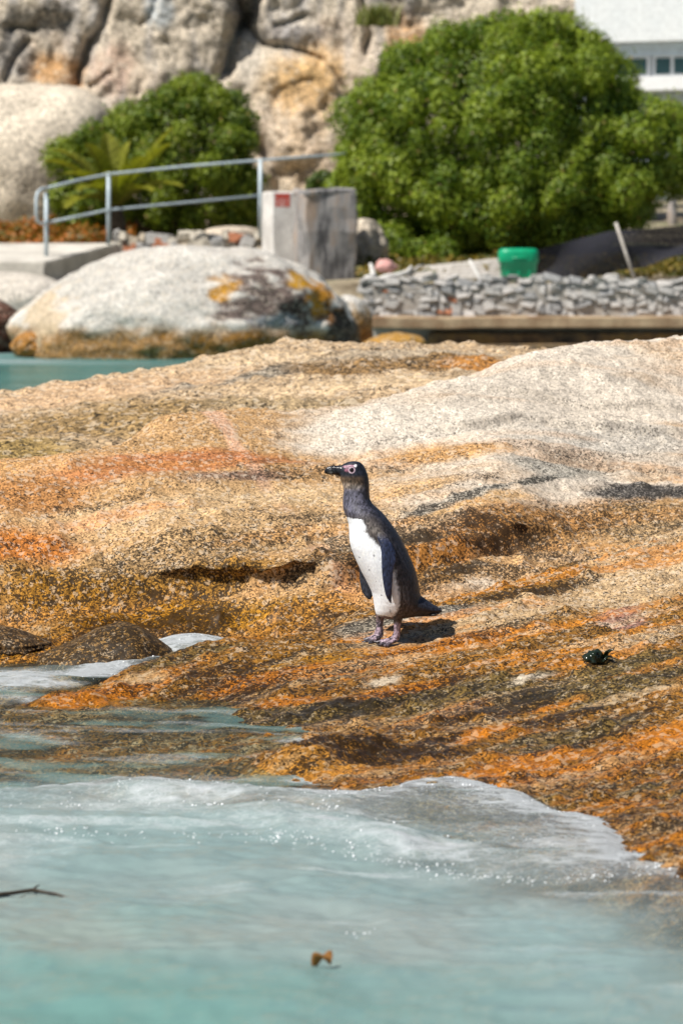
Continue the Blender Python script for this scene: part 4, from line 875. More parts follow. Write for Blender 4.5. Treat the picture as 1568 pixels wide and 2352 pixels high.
# shade net on leaning stakes
m, nt, N, L, B = newmat('shade_net'); B.inputs['Base Color'].default_value = (.030, .030, .038, 1); B.inputs['Roughness'].default_value = .9; B.inputs['Specular IOR Level'].default_value = .1
tcn = node(nt, 'ShaderNodeTexCoord'); nn = node(nt, 'ShaderNodeTexNoise', i_Scale=60.0, i_Detail=2.0); L.new(tcn.outputs['Object'], nn.inputs['Vector'])
al = math_node(nt, 'MULTIPLY_ADD', nn.outputs[0], 1.2); nt.nodes[-1].inputs[2].default_value = .35; L.new(math_node(nt, 'MINIMUM', al, .96), B.inputs['Alpha']); M_net = m
M_wood = noise_material('grey_driftwood', (.30, .27, .23), (.55, .51, .46), 10, bump=.3)
net = empty('shade_net', P(1415, 630, 45.4)[:]); tag(net, 'dark shade netting stretched on a leaning stake below the large bush', 'net')
us = np.linspace(0, 1, 50); vs = np.linspace(0, 1, 14); V = np.zeros((50, 14, 3))
for i, u in enumerate(us):
    px = 1150 + 640 * u; yt = np.interp(px, [1150, 1230, 1400, 1500, 1568, 1800], [615, 574, 530, 524, 517, 500]); yb = np.interp(px, [1150, 1230, 1300, 1400, 1480, 1568, 1800], [646, 644, 642, 630, 610, 585, 560])
    for j, v in enumerate(vs):
        yy = 45.35 + .5 * u + .15 * math.sin(u * 13) * v * (1 - v) * 3; q_ = P(px, yt + (yb - yt) * v + 3 * math.sin(u * 30 + v * 5) * v, yy); V[i, j] = q_
me = grid_mesh('netting', V); link('netting', me, M_net, net)
link('stake', tube_mesh('stake', [P(1456, 642, 45.2), P(1413, 512, 45.4)], .022, 8), M_wood, net)
link('stake', tube_mesh('stake', [P(1700, 640, 46.0), P(1690, 490, 46.2)], .022, 8), M_wood, net)

# driftwood and debris on the quay
def branch(label, pts, r0, r1, mat=M_wood, cat='driftwood', name='driftwood', rootz=None):
    n = len(pts); return tag(link(name, tube_mesh(name, pts, [r0 + (r1 - r0) * i / (n - 1) for i in range(n)], 8), mat), label, cat)
M_bone = noise_material('bleached_wood', (.50, .48, .45), (.70, .68, .64), 9, bump=.4)
branch('thick bleached driftwood stump standing at the end of the quay', [P(842, 665, 44.25), P(846, 640, 44.3), P(858, 632, 44.4), P(850, 604, 44.4)], .09, .02, M_bone)
branch('bleached twisted branch lying along the quay edge beside the stump', [P(865, 646, 44.5), P(890, 636, 44.55), P(915, 632, 44.6), P(935, 624, 44.65), P(945, 612, 44.7)], .05, .02, M_bone)
branch('grey forked stick leaning near the pale boards on the quay', [P(930, 645, 44.6), P(942, 628, 44.7), P(962, 612, 44.8), P(975, 610, 44.9)], .035, .014)
branch('thin pale stick standing aslant before the boards on the quay', [P(1105, 648, 44.5), P(1090, 620, 44.7), P(1078, 598, 44.8)], .026, .02, M_bone)
bd = empty('board_pile', P(1050, 640, 45.6)[:]); tag(bd, 'weathered pale boards lying on the quay left of the green tub', 'boards')
for i in range(5):
    a = P(945 + 6 * i, 640 - 6.0 * i, 45.2 + .25 * i); b = P(1165, 634 - 9.5 * i, 45.3 + .25 * i); dv = b - a
    o = bpy.data.objects.new('board', bm_mesh('board', box_bm((dv.length, .2, .03), .006))); o.data.materials.append(M_wood); C.objects.link(o); o.location = (a + b) / 2; o.rotation_euler = (.15, -math.atan2(dv.z, math.hypot(dv.x, dv.y)), math.atan2(dv.y, dv.x)); o.parent = bd; o.matrix_parent_inverse = Matrix.Translation(-bd.location)
# crumpled pink cloth
bm = bmesh.new(); bmesh.ops.create_icosphere(bm, subdivisions=3, radius=1); c = P(886, 612, 45.4)
for v in bm.verts:
    n_ = float(vnoise(np.array([v.co.x * 2.2 + 5]), np.array([v.co.y * 2.2]), np.array([v.co.z * 2.2]), seed=3)[0]); v.co = Vector((c.x + v.co.x * .13 * (1 + .5 * n_), c.y + v.co.y * .1, c.z + v.co.z * .08 * (1 + .6 * n_)))
tag(link('cloth', bm_mesh('cloth', bm, True), noise_material('pink_cloth', (.50, .24, .22), (.62, .36, .32), 9)), 'crumpled pink cloth on the ground behind the driftwood', 'cloth')
xl, xr = P(820, 560, 46).x, P(1700, 560, 46).x
ground_cover('weeds', 'low green and ochre weeds between the quay and the bushes', xl, xr, 45.6, 49.5, 5000, 53, (.06, .08, .015), (.30, .20, .04), .16, lambda a, b: np.interp(b, [45.6, 49.5], [.92, 1.12]))

# ------------------------------------------------------------------ white house
M_wall = noise_material('white_render', (.68, .72, .73), (.74, .77, .77), 1.2, bump=.08, bdist=.01)
M_blue = noise_material('shade_blue_render', (.60, .72, .83), (.66, .77, .86), 1.2, bump=.08, bdist=.01)  # bluish shade under the overhang, painted into the wall colour
M_frame = noise_material('white_frame', (.76, .78, .78), (.82, .83, .83), 4, rough=.5, bump=.02)
m, nt, N, L, B = newmat('window_glass'); B.inputs['Base Color'].default_value = (.05, .11, .12, 1); B.inputs['Roughness'].default_value = .06; B.inputs['Specular IOR Level'].default_value = .8; M_glass = m
HY = 76.0; hr = math.radians(-24); hc = P(1236, 577, HY); house = empty('white_house', (hc.x, HY, 0)); tag(house, 'white modern house with a band of windows behind the large bush', 'house')
def hpart(name, x0, x1, y0, y1, z0, z1, mat, parent=None, bev=.01):
    """local house frame: x along the facade, y inwards"""
    b2 = box_bm((x1 - x0, y1 - y0, z1 - z0), bev, 1, ((x0 + x1) / 2, (y0 + y1) / 2, (z0 + z1) / 2))
    o = bpy.data.objects.new(name, bm_mesh(name, b2)); o.data.materials.append(mat); C.objects.link(o)
    if parent is None or parent is house: o.parent = house
    else: o.parent = parent
    return o
house.rotation_euler = (0, 0, hr)
hz = lambda py: P(0, py, HY).z
hpart('upper_wall', 0, 14, 0, 6, hz(102), hz(-180), M_wall, house)
hpart('wall', .1, 14, .6, 6, .5, hz(102) - .003, M_blue, house)
hpart('soffit_band', .1, 14, .35, .597, hz(131), hz(103), M_blue, house)
hpart('window_sill', 1.2, 14, .05, .56, hz(213), hz(181), M_frame, house)
kx = HY / FPX / math.cos(hr)
for i in range(7):
    w0 = 1.15 + i * 1.36; wi = hpart('window', w0, w0 + 1.30, .50, .597, hz(180), hz(132), M_frame, house)
    z0, z1 = hz(180) + .06, hz(132) - .05
    hpart('pane', w0 + .07, w0 + .42, .485, .50 - .003, z0, z1, M_glass, wi); hpart('pane', w0 + .50, w0 + 1.22, .485, .50 - .003, z0, z1, M_glass, wi)
hpart('door', 2.9, 3.9, .52, .597, hz(480), hz(262), noise_material('dark_door', (.05, .045, .04), (.10, .09, .08), 4), house)
# dark grey wall closing the gap between cliff and house
rough_box('dark_grey_wall', (1.6, 1.0, 9), (P(1165, 0, 66).x + .1, 67.5, 5.5), 0, noise_material('dark_grey', (.045, .045, .05), (.10, .10, .11), 2, bump=.4), None, .03, 6, .05, 12)
tag(bpy.data.objects['dark_grey_wall'], 'tall dark grey wall between the cliff and the white house', 'wall')
link_pole = tag(link('pole', tube_mesh('pole', [P(1545, 560, 60), P(1543, 505, 60), P(1540, 420, 60)], .09, 10), M_concg), 'grey concrete post behind the netting by the house', 'post')

# ------------------------------------------------------------------ penguin
SC = 10.0 / FPX * 0.24                       # metres per traced unit (zoomed photo pixel)
px0 = P(0 + 1100 * .6272 + 850 * .24, 1474, 10.0)   # world X of traced x=850
GX = px0.x; FY = 10.0
gz0 = surfA(GX - .02, FY - .04)
def W(tx, ty, w):                             # traced x, traced y, metres toward the camera
    return np.array((GX + (tx - 850) * SC, FY - w, gz0 - 0.002 + (1868 - ty) * SC))
PV, PF = [], []
def add_loft(rings):
    """rings: list of (n,3) arrays; closed by caps"""
    n = len(rings[0]); b = len(PV)
    for r_ in rings: PV.extend([tuple(q) for q in r_])
    for j in range(len(rings) - 1):
        for i in range(n): PF.append((b + j * n + i, b + j * n + (i + 1) % n, b + (j + 1) * n + (i + 1) % n, b + (j + 1) * n + i))
    PF.append(tuple(b + i for i in range(n - 1, -1, -1))); PF.append(tuple(b + (len(rings) - 1) * n + i for i in range(n)))
def interp_rows(rows, m):
    rows = np.array(rows, float); t = np.concatenate([[0], np.cumsum(np.linalg.norm(np.diff(rows[:, :2], axis=0), axis=1))]); tt = np.linspace(0, t[-1], m)
    out = []
    for k in range(rows.shape[1]):
        y = rows[:, k]; d_ = np.gradient(y, t)
        i = np.clip(np.searchsorted(t, tt) - 1, 0, len(t) - 2); h = t[i + 1] - t[i]; s = (tt - t[i]) / h
        out.append((2 * s ** 3 - 3 * s ** 2 + 1) * y[i] + (s ** 3 - 2 * s ** 2 + s) * h * d_[i] + (-2 * s ** 3 + 3 * s ** 2) * y[i + 1] + (s ** 3 - s ** 2) * h * d_[i + 1])
    return np.stack(out, 1)
body = [(105, 485, 530, 5), (114, 442, 568, 15), (140, 392, 598, 23), (180, 374, 618, 28), (230, 373, 640, 31), (280, 379, 650, 32), (330, 398, 655, 32), (370, 411, 655, 33), (420, 408, 657, 35), (470, 402, 663, 38), (520, 401, 692, 44),
        (560, 405, 738, 51), (600, 418, 783, 58), (650, 440, 825, 66), (700, 456, 862, 72), (760, 463, 905, 77), (820, 463, 944, 80), (880, 468, 975, 82), (940, 482, 1005, 84), (1000, 505, 1034, 85), (1060, 530, 1062, 86),
        (1120, 558, 1087, 86), (1180, 587, 1107, 85), (1240, 620, 1122, 84), (1300, 650, 1134, 82), (1360, 678, 1142, 80), (1420, 692, 1160, 77), (1480, 701, 1180, 72), (1540, 710, 1190, 64), (1575, 720, 1175, 56), (1598, 740, 1120, 44), (1610, 775, 1040, 32), (1622, 810, 980, 18)]
rb = np.array(body, float); ys_ = np.concatenate([np.linspace(105, 140, 8)[:-1], np.arange(140, 1560, 12), np.linspace(1562, 1622, 9)])
rings = []; an = np.linspace(0, 2 * math.pi, 56, endpoint=False)
for yy in ys_:
    l, r_, dd = [np.interp(yy, rb[:, 0], rb[:, k]) for k in (1, 2, 3)]
    rings.append(np.array([W((l + r_) / 2 + (r_ - l) / 2 * math.cos(a), yy, dd * .001 * math.sin(a)) for a in an]))
add_loft(rings)
# bill
rows = interp_rows([(440, 150, 262, 20), (400, 143, 262, 16.5), (370, 143, 250, 13.5), (340, 145, 240, 11), (300, 148, 234, 9), (270, 152, 231, 8), (246, 164, 228, 6.5), (232, 180, 222, 4.5), (224, 194, 212, 2)], 22)
add_loft([np.array([W(q[0], (q[1] + q[2]) / 2 + (q[2] - q[1]) / 2 * math.sin(a), q[3] * .001 * math.cos(a)) for a in np.linspace(0, 2 * math.pi, 20, endpoint=False)]) for q in rows])
# tail: flat wedge (x, top y, bottom y, half width mm)
rows = interp_rows([(1030, 1330, 1600, 50), (1100, 1370, 1605, 50), (1170, 1412, 1602, 44), (1230, 1455, 1598, 36), (1290, 1497, 1580, 28), (1330, 1522, 1560, 18), (1356, 1536, 1546, 8)], 16)
add_loft([np.array([W(q[0], (q[1] + q[2]) / 2 + (q[2] - q[1]) / 2 * math.sin(a), q[3] * .001 * math.cos(a)) for a in np.linspace(0, 2 * math.pi, 20, endpoint=False)]) for q in rows])
# flippers: (y, left, right, w centre mm, half thickness mm)
def flipper(rows):
    rows = interp_rows([(r_[0], r_[1], r_[2], r_[3], r_[4]) for r_ in rows], 34); out = []
    for y_, l, r_, w, t in rows:
        ring = []
        for a in np.linspace(0, 2 * math.pi, 24, endpoint=False):
            c_, s_2 = math.cos(a), math.sin(a); ring.append(W((l + r_) / 2 + (r_ - l) / 2 * c_, y_, (w + t * s_2 * (1 - .35 * c_)) * .001))
        out.append(np.array(ring))
    add_loft(out)
flipper([(740, 690, 800, 55, 12), (800, 715, 830, 70, 11), (870, 752, 866, 83, 8.5), (950, 765, 902, 90, 7), (1040, 769, 908, 94, 6), (1120, 771, 884, 96, 5.5), (1200, 778, 877, 97, 5), (1300, 794, 872, 97, 4.5), (1380, 815, 868, 95, 4), (1425, 842, 866, 93, 3.5), (1446, 856, 864, 92, 2.5)])
flipper([(800, 560, 680, -62, 11), (900, 555, 665, -78, 9), (1000, 552, 665, -86, 7), (1120, 557, 690, -88, 6), (1200, 560, 700, -86, 5.5), (1300, 567, 705, -82, 5), (1380, 585, 700, -78, 4.5), (1430, 615, 690, -76, 4), (1462, 648, 672, -75, 2.5)])
# legs and feet
def leg(rows, n=18):
    """(x, y, half width in x (units), half depth mm, w mm)"""
    rows = interp_rows(rows, 22)
    add_loft([np.array([W(q[0] + q[2] * math.cos(a), q[1], (q[4] + q[3] * math.sin(a)) * .001) for a in np.linspace(0, 2 * math.pi, n, endpoint=False)]) for q in rows])
leg([(900, 1440, 75, 24, 34), (915, 1520, 70, 24, 34), (926, 1590, 52, 19, 34), (927, 1650, 38, 13, 34), (924, 1700, 34, 11, 34), (918, 1750, 35, 11, 34), (905, 1790, 42, 13, 35), (893, 1818, 40, 12, 36), (885, 1832, 25, 7, 36)])
leg([(790, 1440, 70, 22, -26), (780, 1520, 62, 22, -26), (766, 1590, 46, 17, -26), (760, 1650, 37, 12, -26), (756, 1710, 34, 11, -26), (752, 1750, 42, 12, -25), (748, 1785, 46, 13, -24), (742, 1810, 44, 12, -22), (736, 1822, 25, 7, -22)])
def toe(p0, p1, r0, r1, claw, drop=0.0):
    """p = (x, y, w mm)"""
    n = 9; rr = []
    for i in range(n):
        t = i / (n - 1); q = np.array(p0) * (1 - t) + np.array(p1) * t; bulge = 6 * math.sin(math.pi * t); rad = r0 * (1 - t) + r1 * t
        rad *= 1 + .12 * math.sin(t * 9)
        dirx = np.array(W(*[p1[0], p1[1], p1[2] * .001])) - np.array(W(p0[0], p0[1], p0[2] * .001)); dirx /= np.linalg.norm(dirx); sd = np.cross(dirx, (0, 0, 1)); sd /= np.linalg.norm(sd); up = np.cross(sd, dirx)
        cc = W(q[0], q[1] - bulge, q[2] * .001); rr.append(np.array([cc + (sd * math.cos(a) * 1.15 + up * math.sin(a) * .85) * rad for a in np.linspace(0, 2 * math.pi, 12, endpoint=False)]))
    add_loft(rr)
    e = np.array(p1) + (np.array(p1) - np.array(p0)) * claw; rr = []
    for t in np.linspace(0, 1, 5):
        cc = W(*(np.array(p1) * (1 - t) + e * t + np.array((0, -14 * math.sin(math.pi * t), 0)))[[0, 1]], (p1[2] * (1 - t) + e[2] * t) * .001); rad = r1 * (1 - t) * .8 + .0007
        rr.append(np.array([cc + np.array((0, math.cos(a), math.sin(a))) * rad for a in np.linspace(0, 2 * math.pi, 10, endpoint=False)]))
    add_loft(rr)
NEARF = [((890, 1812, 36), (722, 1838, 40)), ((892, 1816, 38), (748, 1858, 62)), ((900, 1818, 40), (812, 1862, 78))]
FARF = [((742, 1800, -22), (592, 1846, -30)), ((742, 1804, -20), (600, 1856, -2)), ((750, 1806, -18), (660, 1862, 14))]
for F_ in (NEARF, FARF):
    for a, b in F_: toe(a, b, .0085, .0055, .22)
    # web between the toes
    for (a, b), (c_, d_) in zip(F_[:-1], F_[1:]):
        r0 = np.array([W(q[0], q[1] + 6, q[2] * .001) for q in (a, tuple(np.array(a) * .15 + np.array(b) * .85), tuple(np.array(c_) * .2 + np.array(d_) * .8), c_)])
        add_loft([r0 + np.array((0, 0, .0035)), r0 - np.array((0, 0, .0035))])
me = bpy.data.meshes.new('penguin'); me.from_pydata(PV, [], PF); me.validate()
bm = bmesh.new(); bm.from_mesh(me); bmesh.ops.recalc_face_normals(bm, faces=bm.faces); bm.to_mesh(me); bm.free()
tmp = bpy.data.objects.new('tmp', me); C.objects.link(tmp)
md = tmp.modifiers.new('r', 'REMESH'); md.mode = 'VOXEL'; md.voxel_size = 0.0017
ms = tmp.modifiers.new('s', 'SMOOTH'); ms.iterations = 5; ms.factor = .5
dg = bpy.context.evaluated_depsgraph_get(); pm = bpy.data.meshes.new_from_object(tmp.evaluated_get(dg)); pm.name = 'penguin'
bpy.data.objects.remove(tmp, do_unlink=True)
co = np.empty(len(pm.vertices) * 3, np.float32); pm.vertices.foreach_get('co', co); co = co.reshape(-1, 3).astype(float)
tx = 850 + (co[:, 0] - GX) / SC; ty = 1868 - (co[:, 2] - gz0 + .002) / SC; tw = (FY - co[:, 1]) * 1000
nz = fbm(co[:, 0] * 60, co[:, 1] * 60, co[:, 2] * 60, octv=3, seed=801); nfine = fbm(co[:, 0] * 260, co[:, 1] * 260, co[:, 2] * 120, octv=2, seed=802)
DARK = np.array((.011, .012, .019)); SLATE = np.array((.062, .060, .082)); BRN = np.array((.046, .038, .036)); WHITE = np.array((.79, .82, .85)); PINK = np.array((.33, .18, .235)); FOOT = np.array((.25, .185, .22)); BLK = np.array((.010, .010, .013))
col = np.tile(BRN, (len(co), 1)); gl = np.full(len(co), .62)
def lay(k, c, g=None):
    global col, gl
    k = np.clip(k, 0, 1); col = col * (1 - k[:, None]) + np.asarray(c) * k[:, None]
    if g is not None: gl = gl * (1 - k) + g * k
# back darker to the right
l_ = np.interp(ty, rb[:, 0], rb[:, 1]); r2 = np.interp(ty, rb[:, 0], rb[:, 2]); u = (tx - l_) / (r2 - l_)
lay(sstep(.5, .95, u + .1 * nz) * (ty > 560), DARK, .5)
lay(sstep(.30, .75, nz + .25) * .6 * sstep(480, 560, ty) * sstep(1100, 850, ty) * sstep(.9, .5, u), (.13, .11, .09))
lay(np.exp(-(((tx - 700) / 45) ** 2 + ((ty - 745) / 40) ** 2)) * .6, (.17, .15, .13))
# neck
lay(sstep(330, 370, ty) * sstep(660, 560, ty + 60 * (u - .5)), SLATE, .5)
lay(sstep(.62, .95, u) * (ty < 640), DARK, .5)
# white front: boundary given on the near side as traced x, mirrored about the forward plane on the far side
bnd = np.interp(ty, [628, 650, 700, 760, 810, 860, 900, 940, 1000, 1200, 1300, 1420, 1500, 1560, 1600], [420, 590, 606, 620, 655, 705, 745, 800, 860, 905, 922, 932, 925, 895, 860])
cxm = (l_ + r2) / 2; hw = (r2 - l_) / 2; dep = np.interp(ty, rb[:, 0], rb[:, 3])
ang = np.arctan2(tw / dep, (cxm - tx) / hw)            # 0 = image left, + toward the camera
fwd = math.radians(32); ba = np.arccos(np.clip((cxm - bnd) / hw, -1, 1)) - fwd
da = np.abs((ang - fwd + math.pi) % (2 * math.pi) - math.pi)
front = sstep(.10, -.10, da - ba + .10 * nz) * sstep(626, 652, ty + 14 * nz) * sstep(1618, 1572, ty + 30 * nz)
lay(front, WHITE, .75)
lay(np.exp(-((tx - (838 + .35 * (ty - 1480))) / 9) ** 2) * sstep(1470, 1540, ty) * sstep(1640, 1600, ty) * (tw > 0) * .55, (.22, .18, .17))  # shade of the cleft between the thighs, painted as a dark line
# a few dark spots on the belly
for sx, sy, sr in ((560, 1018, 9), (697, 990, 11), (652, 1133, 10), (600, 760, 6), (772, 1375, 9), (720, 1240, 6)):
    lay(sstep(sr * 1.3, sr * .6, np.hypot(tx - sx, ty - sy)) * (tw > 0) * .7, (.12, .12, .13))
# head
hd = sstep(345, 322, ty - .05 * (tx - 500) + 10 * nz)
lay(hd, DARK, .45)
lay(sstep(225, 270, ty) * sstep(345, 315, ty) * sstep(640, 560, tx) * hd, (.060, .038, .022))
chin = np.exp(-(((tx - 430) / 110) ** 2 + ((ty - 335) / 28) ** 2)); lay(chin * .85, (.30, .24, .19)); lay(np.exp(-(((tx - 540) / 60) ** 2 + ((ty - 350) / 22) ** 2)) * .5, (.24, .21, .19))
lay(sstep(.2, .6, nz) * sstep(370, 420, ty) * sstep(600, 540, ty) * sstep(.7, .4, u) * .6, (.16, .15, .17))
bill = sstep(392, 372, tx + .35 * (ty - 200)) * (ty < 268) * (np.abs(tw) < 20); lay(bill, BLK, .22)
lay(np.exp(-(((tx - 285) / 16) ** 2 + ((ty - 212) / 9) ** 2)) * .8, (.32, .36, .36)); lay(np.exp(-(((tx - 285) / 14) ** 2 + ((ty - 178) / 11) ** 2)) * .35, (.3, .3, .3))
side = np.abs(tw) > 12
pk = np.maximum(sstep(1.15, .75, np.hypot((tx - 478) / 46, (ty - 150) / 15)), sstep(1.2, .8, np.hypot((tx - 430) / 30, (ty - 153) / 11)))
lay(pk * side, PINK, .45)
lay(sstep(22, 14, np.hypot((tx - 440) / 1.3, ty - 186)) * side, (.16, .06, .09))
rg = np.hypot(tx - 487, (ty - 184)); lay(sstep(35, 28, rg) * side, (.44, .32, .37)); lay(sstep(27, 21, rg) * side, (.05, .03, .04), .2)
lay(sstep(18, 10, np.hypot(tx - 522, ty - 143)) * side, (.62, .6, .62))
# flippers
fn_ = (tw > 80) & (tx > 700) & (tx < 925) & (ty > 820); 
fl = np.interp(ty, [800, 870, 950, 1040, 1120, 1200, 1300, 1380, 1446], [705, 752, 765, 769, 771, 778, 794, 815, 854]) - 6; fr_ = np.interp(ty, [800, 870, 950, 1040, 1120, 1200, 1300, 1380, 1446], [830, 866, 902, 908, 884, 877, 872, 868, 866]) + 6
surf = dep * np.sqrt(np.clip(1 - ((tx - cxm) / hw) ** 2, 0, 1))
isn = (tx > fl) & (tx < fr_) & (ty > 760) & (ty < 1460) & (tw > np.minimum(surf + 1.0, 86))
lay(isn * sstep(800, 900, ty + 25 * nz + .5 * (fr_ - tx)), (.013, .018, .042), .42)
lay(isn * sstep(10, 2, tx - fl) * .5, (.12, .12, .14))
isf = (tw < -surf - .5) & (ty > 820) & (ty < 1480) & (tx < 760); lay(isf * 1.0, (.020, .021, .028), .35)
# tail, legs, feet
lay(sstep(1150, 1190, tx) * (ty > 1380), DARK, .5)
lay(sstep(1560, 1600, ty + 20 * nz) * (tx > 880) * sstep(1680, 1640, ty), BRN)
lay(sstep(1585, 1600, ty + 20 * nz) * (tx < 880), (.10, .07, .07))
ft = sstep(1640, 1665, ty + 10 * nz); lay(ft, FOOT, .42)
sp = fbm(co[:, 0] * 130, co[:, 1] * 130, co[:, 2] * 130, octv=2, seed=811); lay(ft * sstep(.05, .25, sp) * .9, BLK); lay(ft * sstep(1800, 1840, ty + 20 * sp) * .8, (.035, .03, .036), .35)
toe_end = sstep(720, 650, tx - (tw > 25) * 70); lay(ft * toe_end * sstep(1800, 1820, ty) * .8, BLK, .3)
nq = fbm(co[:, 0] * 150, co[:, 1] * 150, co[:, 2] * 75, octv=2, seed=803)
col *= (1 + (.25 * nfine + .45 * nq + .2 * nz) * np.where(col.mean(1) > .5, .12, 1))[:, None]
attr(pm, 'tint', np.clip(col, .003, .85)); attr(pm, 'rough', gl); pm.materials.clear()
m, nt, N, L, B = newmat('penguin_plumage'); a = node(nt, 'ShaderNodeAttribute', attribute_name='tint'); g_ = node(nt, 'ShaderNodeAttribute', attribute_name='rough')
tcn = node(nt, 'ShaderNodeTexCoord'); mp = node(nt, 'ShaderNodeMapping'); mp.inputs['Scale'].default_value = (1, 1, .45); L.new(tcn.outputs['Object'], mp.inputs[0])
nn = node(nt, 'ShaderNodeTexNoise', i_Scale=300.0, i_Detail=3.0); L.new(mp.outputs[0], nn.inputs['Vector'])
vv = node(nt, 'ShaderNodeTexVoronoi', i_Scale=230.0); L.new(mp.outputs[0], vv.inputs['Vector'])
sv = node(nt, 'ShaderNodeSeparateColor'); L.new(vv.outputs['Color'], sv.inputs[0])
lum = node(nt, 'ShaderNodeRGBToBW'); L.new(a.outputs['Color'], lum.inputs[0])
amp_ = math_node(nt, 'MULTIPLY_ADD', lum.outputs[0], -1.9); nt.nodes[-1].inputs[2].default_value = 1.75
bb = math_node(nt, 'MULTIPLY', math_node(nt, 'SUBTRACT', math_node(nt, 'ADD', sv.outputs[0], nn.outputs[0]), .85), math_node(nt, 'MAXIMUM', amp_, .08))
bb = math_node(nt, 'ADD', bb, 1.05)
L.new(mix_col(nt, 1.0, a.outputs['Color'], bb, 'MULTIPLY'), B.inputs['Base Color']); L.new(g_.outputs['Fac'], B.inputs['Roughness'])
bp = node(nt, 'ShaderNodeBump', i_Strength=.5, i_Distance=.002); L.new(nn.outputs[0], bp.inputs['Height']); L.new(bp.outputs[0], B.inputs['Normal']); B.inputs['Specular IOR Level'].default_value = .45
M_peng = m
smooth(pm)
peng = empty('penguin', (GX, FY, gz0)); tag(peng, 'juvenile penguin with slate back and white belly standing on the orange rock', 'penguin')
link('body', pm, M_peng, peng)
m, nt, N, L, B = newmat('eye'); B.inputs['Base Color'].default_value = (.012, .008, .008, 1); B.inputs['Roughness'].default_value = .08; M_eye = m
dep_e = float(np.interp(184, rb[:, 0], rb[:, 3])); lc, rc_ = np.interp(184, rb[:, 0], rb[:, 1]), np.interp(184, rb[:, 0], rb[:, 2])
we = dep_e * math.sqrt(1 - ((487 - (lc + rc_) / 2) / ((rc_ - lc) / 2)) ** 2)
for sgn in (1, -1):
    bm = bmesh.new(); bmesh.ops.create_uvsphere(bm, u_segments=20, v_segments=12, radius=.0068)
    for v in bm.verts: v.co = Vector(W(487, 184, sgn * (we - 4.2) * .001)) + v.co
    link('eye', bm_mesh('eye', bm, True), M_eye, peng)
M_tail = noise_material('tail_feather', (.012, .010, .010), (.05, .04, .035), 60, rough=.5, bump=.05)
for i in range(11):
    r_ = random.Random(i); a = Vector(W(1235 + r_.uniform(-30, 20), 1500 + i * 8, (i - 5) * 5.0 * .001)); b = Vector(W(1300 + 62 * math.sin((i + 1.5) / 12 * math.pi) + r_.uniform(-8, 8), 1528 + i * 5 + r_.uniform(-6, 6), (i - 5) * 6.5 * .001))
    link('tail_feather', tube_mesh('tail_feather', [a, a.lerp(b, .6), b], [.0045, .0035, .0006], 6), M_tail, peng)

# ------------------------------------------------------------------ small things on rock and water
sw = P(1366, 1541, 9.35); zsw = surfA(sw.x, 9.35)
m, nt, N, L, B = newmat('kelp'); B.inputs['Base Color'].default_value = (.012, .02, .010, 1); B.inputs['Roughness'].default_value = .15; M_kelp = m
kel = empty('seaweed', (sw.x, 9.35, zsw)); tag(kel, 'small curled dark green glossy seaweed lying on the orange rock slab', 'seaweed')
bm = bmesh.new(); bmesh.ops.create_icosphere(bm, subdivisions=4, radius=1.0); co = np.array([v.co[:] for v in bm.verts])
n_ = fbm(co[:, 0] * 1.6 + 2, co[:, 1] * 1.6, co[:, 2] * 1.6, octv=4, seed=951); n2_ = np.abs(fbm(co[:, 0] * 3.5, co[:, 1] * 3.5, co[:, 2] * 3.5, octv=2, seed=953))
co = co * (1 + .45 * n_ - .35 * n2_)[:, None] * np.array((.031, .034, .027)) + np.array((sw.x - .006, 9.35, zsw + .020))
for v, q in zip(bm.verts, co): v.co = q
link('folded_blade', bm_mesh('folded_blade', bm, True), M_kelp, kel)
for i in range(5):
    r_ = random.Random(i + 20); a = Vector((sw.x + .02, 9.35 + r_.uniform(-.02, .02), zsw + .012)); b = Vector((sw.x + .035 + r_.uniform(0, .02), 9.35 + r_.uniform(-.03, .03), zsw + r_.uniform(.004, .05)))
    link('frond', tube_mesh('frond', [a, a.lerp(b, .5) + Vector((0, 0, .008)), b], [.004, .0035, .001], 6), M_kelp, kel)
def wz(xx, yy): 
    i = int(np.argmin(np.abs(gx - xx))); j = int(np.argmin(np.abs(gy - yy))); return float(ZW[i, j])
gx = spaced(-1.35, 1.35, 0.0075, -150, 150, 34); gy = np.concatenate([np.linspace(-40, 3.6, 12), np.arange(3.8, 5.8, 0.03), np.arange(5.8, 9.0, 0.0095), np.arange(9.0, 11.2, 0.014), np.linspace(11.3, 27, 40), np.linspace(27.2, 47, 90), np.linspace(50, 90, 6)])
def on_water(px, py, dz=0.0):
    q = PZ(px, py, 0.03); return Vector((q.x, q.y, wz(q.x, q.y) + dz))
M_twig = noise_material('wet_twig', (.02, .016, .012), (.06, .045, .03), 30, rough=.35)
tw_ = empty('floating_twig', on_water(70, 2068)[:]); tag(tw_, 'thin dark twig floating on the turquoise water', 'twig')
link('stem', tube_mesh('stem', [on_water(-60, 2080, .004), on_water(30, 2074, .006), on_water(75, 2066, .007), on_water(130, 2070, .004), on_water(190, 2084, -.002)], [.0035, .004, .004, .003, .001], 8), M_twig, tw_)
link('side_shoot', tube_mesh('side_shoot', [on_water(75, 2066, .006), on_water(84, 2062, .01), on_water(92, 2060, .012)], [.0025, .002, .001], 7), M_twig, tw_)
lf = on_water(738, 2222); V = np.zeros((9, 5, 3))
for i in range(9):
    t = i / 8; wd = .020 * math.sin(math.pi * min(1, t * .93 + .05)) ** .8
    for j in range(5):
        q = j / 4 - .5; V[i, j] = (lf.x - .014 + .030 * t + q * wd * 1.3, lf.y + q * wd * .8 - .01 * t, lf.z - .006 + .036 * math.sin(t * 2.3) * (1 - .5 * t) + .012 * (2 * q) ** 2)
me = grid_mesh('fallen_leaf', V)
